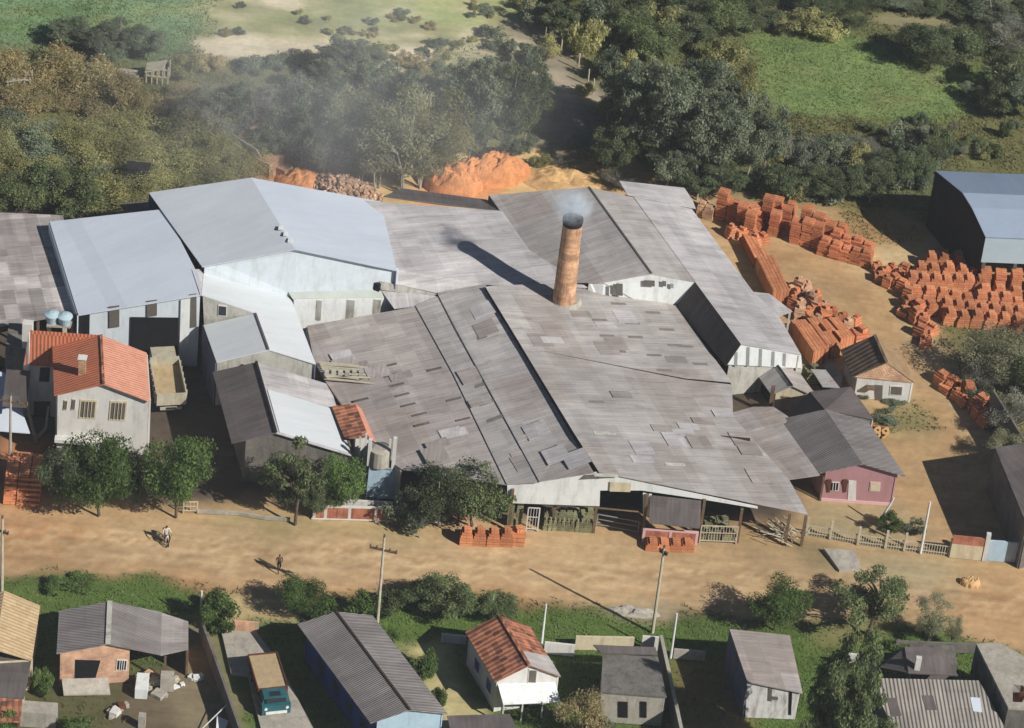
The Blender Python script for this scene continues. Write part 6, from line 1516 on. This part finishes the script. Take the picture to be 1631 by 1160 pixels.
# --- right edge
tree('pale', 1590, 610, 130, 120, 'big pale olive willow-like tree by the brick field at the right edge', v=1)
tree('grey', 1555, 622, 70, 70, 'bare twiggy tree at the left foot of the pale olive tree', v=2)
tree('grey', 1610, 690, 100, 90, 'grey thin tree at the right edge below the pale olive tree', v=1)
tree('mid', 1650, 640, 90, 90, 'green tree cut by the right edge above the grey thin tree', v=1)
tree('pale', 1600, 740, 70, 70, 'thin pale sapling by the shaded yard wall at the right edge', v=2)
tree('grey', 1650, 560, 80, 70, 'bare tree cut by the right edge beside the brick field', v=0)
tree('bushg', 1560, 640, 60, 40, 'grey-green bush at the foot of the big pale olive tree', v=1)
tree('busho', 1600, 655, 70, 50, 'olive bush behind the tall shaded wall at the right edge', v=0)
tree('mid', 1630, 600, 100, 80, 'green tree filling the gap right of the pale olive tree', v=2)
tree('bushg', 1630, 720, 60, 40, 'dull bush behind the dark grey shed at the right edge', v=2)
# --- belt behind the factory
g = 'olive trees massed behind the left roofs'
rows = [(y, x0, x1, n, w_, h_) for (y, x0, x1, n, w_, h_) in ((338, -40, 366, 9, 96, 92), (312, -50, 345, 8, 104, 98), (282, -40, 350, 8, 104, 98), (256, -50, 340, 7, 110, 92))]
for ri, (y, x0, x1, n, w_, h_) in enumerate(rows):
    for i in range(n):
        x = lerp(x0, x1, i/(n-1))+random.uniform(-12, 12)
        dk = ri < 1 and x < 150
        yy = y-ri*0+(-14 if x > 330 else 0)
        tree('mid' if dk else ('olive' if (i+ri) % 4 else 'euca' if x < 150 else 'olive'), x, yy+random.uniform(-5, 5), w_*random.uniform(1.1, 1.5), h_*random.uniform(.85, 1.1),
             'dark green tree in the lower left of the thicket behind the patchwork roof' if dk else 'yellow-olive tree in the big thicket behind the left roofs', g)
for x in (60, 130): tree('eucad', x, 268, 70, 70, 'darker crown standing in the middle of the left thicket', g)
g = 'yellowed scrub above the left thicket'
for (x, y, w_, h_) in ((20, 130, 90, 70), (90, 120, 100, 62), (150, 140, 100, 60), (60, 165, 90, 50), (190, 160, 90, 56), (130, 175, 100, 46), (240, 178, 80, 46), (0, 110, 80, 40), (290, 160, 70, 40), (20, 190, 100, 60), (0, 160, 70, 50)):
    tree('yellow', x, y, w_, h_, 'yellowish scrub bush at the upper left', g, 'bush', 'bush')
g = 'dark trees along the upper left meadow'
for (x, y, w_, h_) in ((110, 70, 80, 55), (160, 85, 80, 62), (200, 80, 70, 70), (235, 95, 70, 66), (180, 100, 60, 48)): tree('euca', x, y, w_, h_, 'grey-green tree at the edge of the upper left meadow', g)
g = 'grey leafless trees in the middle belt'
for (x, y, w_, h_) in ((310, 215, 90, 95), (345, 235, 90, 105), (380, 215, 100, 105), (415, 240, 90, 120), (450, 225, 100, 125), (430, 265, 80, 110), (480, 270, 90, 120), (500, 240, 90, 130), (470, 200, 90, 110), (350, 190, 80, 80), (520, 285, 80, 110), (555, 255, 90, 120)):
    tree(random.choice(('grey', 'grey', 'euca')), x, y, w_, h_, 'dull grey tree in the smoky belt behind the metal hangar', g)
g = 'big olive trees left of the clay mounds'
for (x, y, w_, h_) in ((600, 300, 120, 180), (640, 306, 130, 200), (690, 285, 120, 190), (575, 290, 90, 130), (670, 300, 100, 130), (560, 270, 100, 160)):
    tree('pale' if x != 690 else 'olive', x, y, w_, h_, 'tall soft olive tree with many stems left of the clay mound', g)
g = 'tall eucalyptus behind the clay mounds'
for (x, y, w_, h_) in ((720, 235, 90, 160), (760, 250, 100, 185), (805, 250, 100, 180), (835, 240, 80, 170), (700, 200, 70, 120), (780, 205, 90, 140), (745, 262, 80, 110), (820, 262, 70, 80)):
    tree('eucad' if x % 2 else 'euca', x, y, w_, h_, 'tall grey-green eucalyptus behind the orange clay mound', g)
g = 'hazy trees at the top left of centre'
for (x, y, w_, h_) in ((540, 130, 80, 90), (570, 150, 80, 100), (610, 165, 70, 80), (520, 170, 80, 90), (650, 160, 60, 60), (590, 110, 60, 50)): tree('euca', x, y, w_, h_, 'hazy grey-green tree above the olive clump', g)
g = 'dark eucalyptus wood behind the far shed'
for (x, y, w_, h_) in ((980, 235, 80, 150), (1010, 262, 100, 190), (1050, 285, 110, 205), (1095, 300, 110, 210), (1140, 306, 110, 190), (1185, 302, 90, 180), (1215, 290, 70, 150), (1030, 225, 90, 150), (1080, 235, 100, 160), (1130, 240, 100, 160), (1000, 200, 80, 120), (1170, 250, 90, 120), (1060, 310, 90, 120), (1110, 318, 90, 90), (1150, 318, 80, 80), (975, 285, 80, 110)):
    tree(random.choice(('euca', 'eucad', 'euca')), x, y, w_, h_, 'tall dark eucalyptus in the dense wood behind the far shed', g)
g = 'scrub between the wood and the blue hall'
for i in range(60):
    x = random.uniform(1210, 1500) if i < 42 else random.uniform(1380, 1640); y = random.uniform(238, 318) if i < 42 else random.uniform(195, 262); k_ = 1 if i < 42 else .45
    if x > 1430 and y > 300: continue
    tree(random.choice(('bushg', 'bushg', 'bush', 'busho', 'grey')), x, y, random.uniform(44, 84)*k_, random.uniform(34, 66)*k_, 'grey-green scrub bush between the wood and the blue hall', g, 'bush', 'bush')
for (x, y, w_, h_) in ((1240, 320, 70, 75), (1290, 318, 80, 70), (1340, 322, 80, 75), (1385, 322, 70, 80), (1420, 300, 80, 84), (1460, 300, 60, 80), (1470, 270, 70, 70)): tree('eucad', x, y, w_, h_, 'dark small tree directly behind the long brick row', g)
g = 'top edge wood right of centre'
for (x, y, w_, h_) in ((850, 40, 60, 60), (890, 60, 70, 70), (930, 80, 80, 80), (960, 50, 80, 70), (1000, 70, 90, 80), (1040, 100, 90, 80), (1060, 55, 90, 70), (1100, 80, 90, 75), (1150, 60, 90, 80), (1200, 50, 80, 60), (1120, 130, 80, 60), (1160, 110, 80, 60), (1260, 50, 80, 50), (1310, 55, 80, 50), (1290, 20, 80, 50), (1350, 50, 60, 44), (1000, 30, 80, 60), (1100, 25, 80, 60), (900, 10, 80, 60), (1200, 5, 90, 50), (830, 10, 50, 40), (1050, 140, 70, 60), (1010, 130, 70, 60), (960, 120, 60, 60), (1090, 160, 70, 60), (1180, 150, 50, 60)):
    tree(random.choice(('eucad', 'mid', 'bushg', 'busho')), x, y, w_, h_, 'dark mixed tree in the wood along the top right of centre', g)
g = 'trees at the top right'
for (x, y, w_, h_) in ((1450, 95, 80, 66), (1480, 110, 90, 80), (1520, 100, 90, 76), (1550, 90, 80, 66), (1600, 90, 90, 80), (1640, 100, 80, 90), (1580, 40, 100, 60), (1640, 40, 90, 60), (1530, 20, 90, 44), (1480, 15, 90, 40), (1430, 10, 80, 40), (1380, 10, 80, 36), (1330, 5, 80, 30), (1600, 150, 90, 90), (1640, 190, 90, 90), (1590, 185, 66, 60), (1545, 155, 40, 34)):
    tree(random.choice(('eucad', 'dark', 'euca', 'grey')), x, y, w_, h_, 'dark tree in the group at the top right around the green clearing', g)
g = 'bushes along the stony path'
for (x, y, w_, h_) in ((850, 110, 50, 50), (868, 95, 50, 46), (930, 150, 40, 30), (960, 180, 34, 26), (880, 190, 50, 40), (920, 235, 60, 40), (950, 270, 70, 50), (900, 265, 50, 30), (860, 262, 44, 30), (990, 300, 70, 50)): tree(random.choice(('busho', 'bushg', 'grey')), x, y, w_, h_, 'grey bush beside the stony path through the wood', g, 'bush', 'bush')
random.seed(77)
g = 'scattered scrub on the bare field'
spts = [(480, 100, 50, 30), (440, 106, 50, 30), (400, 112, 60, 34), (670, 108, 50, 34), (780, 56, 40, 26), (800, 80, 50, 36), (330, 108, 60, 36), (300, 120, 60, 40), (545, 96, 46, 40), (640, 100, 40, 26), (705, 100, 40, 30)]
for cx_, cy_, n_ in ((470, 28, 4), (560, 52, 9), (640, 30, 6), (720, 70, 8), (770, 20, 6), (380, 40, 3), (600, 84, 6)):
    for _ in range(n_): spts.append((cx_+random.gauss(0, 22), cy_+random.gauss(0, 7), random.uniform(10, 30), random.uniform(5, 14)))
for (x, y, w_, h_) in spts:
    tree(random.choice(('busho', 'bushg', 'bushy')), x, y, w_, h_, 'scrub', g, 'bush', 'bush')
# every tree of a clump gets words for its look and its place in the clump
KW = dict(olive='olive', mid='mid green', euca='grey-green', eucad='dark', dark='dark', yellow='yellowed', grey='grey thin', pale='pale olive', bushg='grey-green', bush='green', busho='olive', bushb='green', round='green', airy='airy')
CW = {'olive trees massed behind the left roofs': 'thicket behind the left roofs', 'yellowed scrub above the left thicket': 'yellow scrub at upper left', 'dark trees along the upper left meadow': 'line by the upper left meadow', 'grey leafless trees in the middle belt': 'grey belt behind the hangar', 'big olive trees left of the clay mounds': 'clump left of the clay mounds', 'tall eucalyptus behind the clay mounds': 'clump behind the clay mounds', 'hazy trees at the top left of centre': 'hazy clump above the olive trees', 'dark eucalyptus wood behind the far shed': 'wood behind the far shed', 'scrub between the wood and the blue hall': 'scrub left of the blue hall', 'top edge wood right of centre': 'top edge wood', 'trees at the top right': 'top right group', 'bushes along the stony path': 'edge of the stony path', 'scattered scrub on the bare field': 'bare field at the top', 'darker crown standing in the middle of the left thicket': 'left thicket'}
bygrp = {}
for r in PEND: bygrp.setdefault(r[0]['group'], []).append(r)
for gname, L in bygrp.items():
    L.sort(key=lambda r: r[2]); nrow = max(1, round(math.sqrt(len(L)/2.2))); per = math.ceil(len(L)/nrow)
    for k in range(nrow):
        R = sorted(L[k*per:(k+1)*per], key=lambda r: r[1])
        rowname = '' if nrow == 1 else ', back row' if k == 0 else ', front row' if k == nrow-1 else ', %s row' % ORD[k]
        for j, r in enumerate(R):
            w_ = 'bush' if r[0]['category'] == 'bush' else 'tree'
            r[0]['label'] = '%s %s, %s from left, %s%s' % (KW.get(r[3], 'green'), w_, ORD[min(j, 16)], CW.get(gname, gname), rowname)
# ruin frames upper left
for (x, y, lb) in ((250, 134, 'small pale timber framed ruin among bushes at upper left'), (30, 150, 'broken white framed hut at the far upper left edge')):
    r_ = empty('ruined_hut', P(x, y), lb, 'hut'); b = P(x, y); q = MB()
    for i in range(5):
        for j in (0, 1): p = b+Vector((-1.0+i*.5, j*1.3, 0)); MB().beam(p, p+UP*(1.25+.16*i), .1).build('post', M['palewood'], r_)
    MB().slab([b+Vector((-1.15, -.15, 1.25)), b+Vector((.55, -.15, 1.75)), b+Vector((.7, 1.45, 1.8)), b+Vector((-1.15, 1.45, 1.3))], .1).build('roof', M['palewood'], r_)
    q = MB(); q.beam(b+Vector((-1.1, 0, .8)), b+Vector((1.1, 0, .8)), .1); q.beam(b+Vector((-1.1, 0, 1.5)), b+Vector((1.1, 0, 1.6)), .1); q.build('rail', M['palewood'], r_)
tag(MB().slab([P(188, 108, .5), P(220, 112, .6), P(222, 128, .4), P(200, 134, .2)], .15).build('sheet_pile', M['conc'], origin=P(205, 120)), 'tilted pale sheets lying by the ruined hut at upper left', 'sheet')
# pale posts along the path
g = 'pale posts along the stony path'
for i, (x, y) in enumerate(((838, 22), (868, 68), (893, 88), (921, 110), (936, 135), (944, 150), (1008, 250), (966, 195))): 
    b = P(x, y); tag(MB().tube([b, b+UP*1.7], .07, 6).build('fence_post', M['palewood'], origin=b), 'thin pale fence post beside the stony path, %s from the back' % ORD[i], 'post', g)
# white bare trunk behind the kiln
b = P(432, 240); tag(MB().tube([b, b+Vector((.1, 0, 1.5)), b+Vector((0, 0, 3.0))], [.13, .11, .06], 6).tube([b+Vector((.1, 0, 1.5)), b+Vector((.7, 0, 2.8))], [.08, .05], 6).build('bare_trunk', M['clad'], origin=b), 'white forked bare trunk standing just behind the kiln ruin', 'bare trunk')

# ---------------------------------------------------------------- smoke and haze
def volume(name, mb, dens, col, kind='stuff', noisy=None):
    m = bpy.data.materials.new(name); m.use_nodes = True; t = m.node_tree; t.nodes.clear(); out = nd(t, 'ShaderNodeOutputMaterial')
    v = nd(t, 'ShaderNodeVolumePrincipled'); v.inputs['Color'].default_value = col; v.inputs['Density'].default_value = dens; v.inputs['Anisotropy'].default_value = -.2
    if noisy:
        tc = nd(t, 'ShaderNodeTexCoord').outputs['Object']; gd = nd(t, 'ShaderNodeTexGradient', gradient_type='SPHERICAL')
        mp = mapping(t, tc, noisy[0]); t.links.new(mp, gd.inputs[0]); n_ = noisen(t, tc, noisy[1], 5, .6)
        a_ = nd(t, 'ShaderNodeMath', operation='MULTIPLY'); t.links.new(ramp(t, gd.outputs['Fac'], 0, 1, 0, .6), a_.inputs[0]); t.links.new(ramp(t, n_, 0, 1, .35, .65), a_.inputs[1])
        d_ = nd(t, 'ShaderNodeMath', operation='MULTIPLY'); d_.inputs[1].default_value = dens; t.links.new(a_.outputs[0], d_.inputs[0]); t.links.new(d_.outputs[0], v.inputs['Density'])
    t.links.new(v.outputs[0], out.inputs['Volume']); o = mb; o.data.materials.clear(); o.data.materials.append(m); o.name = name; tag(o, kind=kind); return o
def ellipsoid(c, r, rot=0.0):
    bm = bmesh.new(); bmesh.ops.create_icosphere(bm, subdivisions=3, radius=1); me = bpy.data.meshes.new('smoke'); bm.to_mesh(me); bm.free()
    me.transform(Matrix.Diagonal((*r, 1))); o = bpy.data.objects.new('smoke', me); COL.objects.link(o); o.location = c; o.rotation_euler = (0, rot, 0); return o
volume('chimney_smoke', ellipsoid(tp+Vector((-.1, .1, 1.2)), (1.9, 1.9, 1.6)), 1.0, (.80, .90, .995, 1), noisy=((1/1.9, 1/1.9, 1/1.6), 1.1))
volume('drifting_smoke', ellipsoid(P(520, 140, 8.0), (24, 24, 9), .0), .022, (.95, .98, 1, 1), noisy=((1/24, 1/24, 1/9), .09))
hz = MB().box((0, -85, -2), 460, 520, 200).build('haze', M['conc'], None, origin=(0, 0, 0))
volume('haze', hz, .0001, (.80, .87, .95, 1))
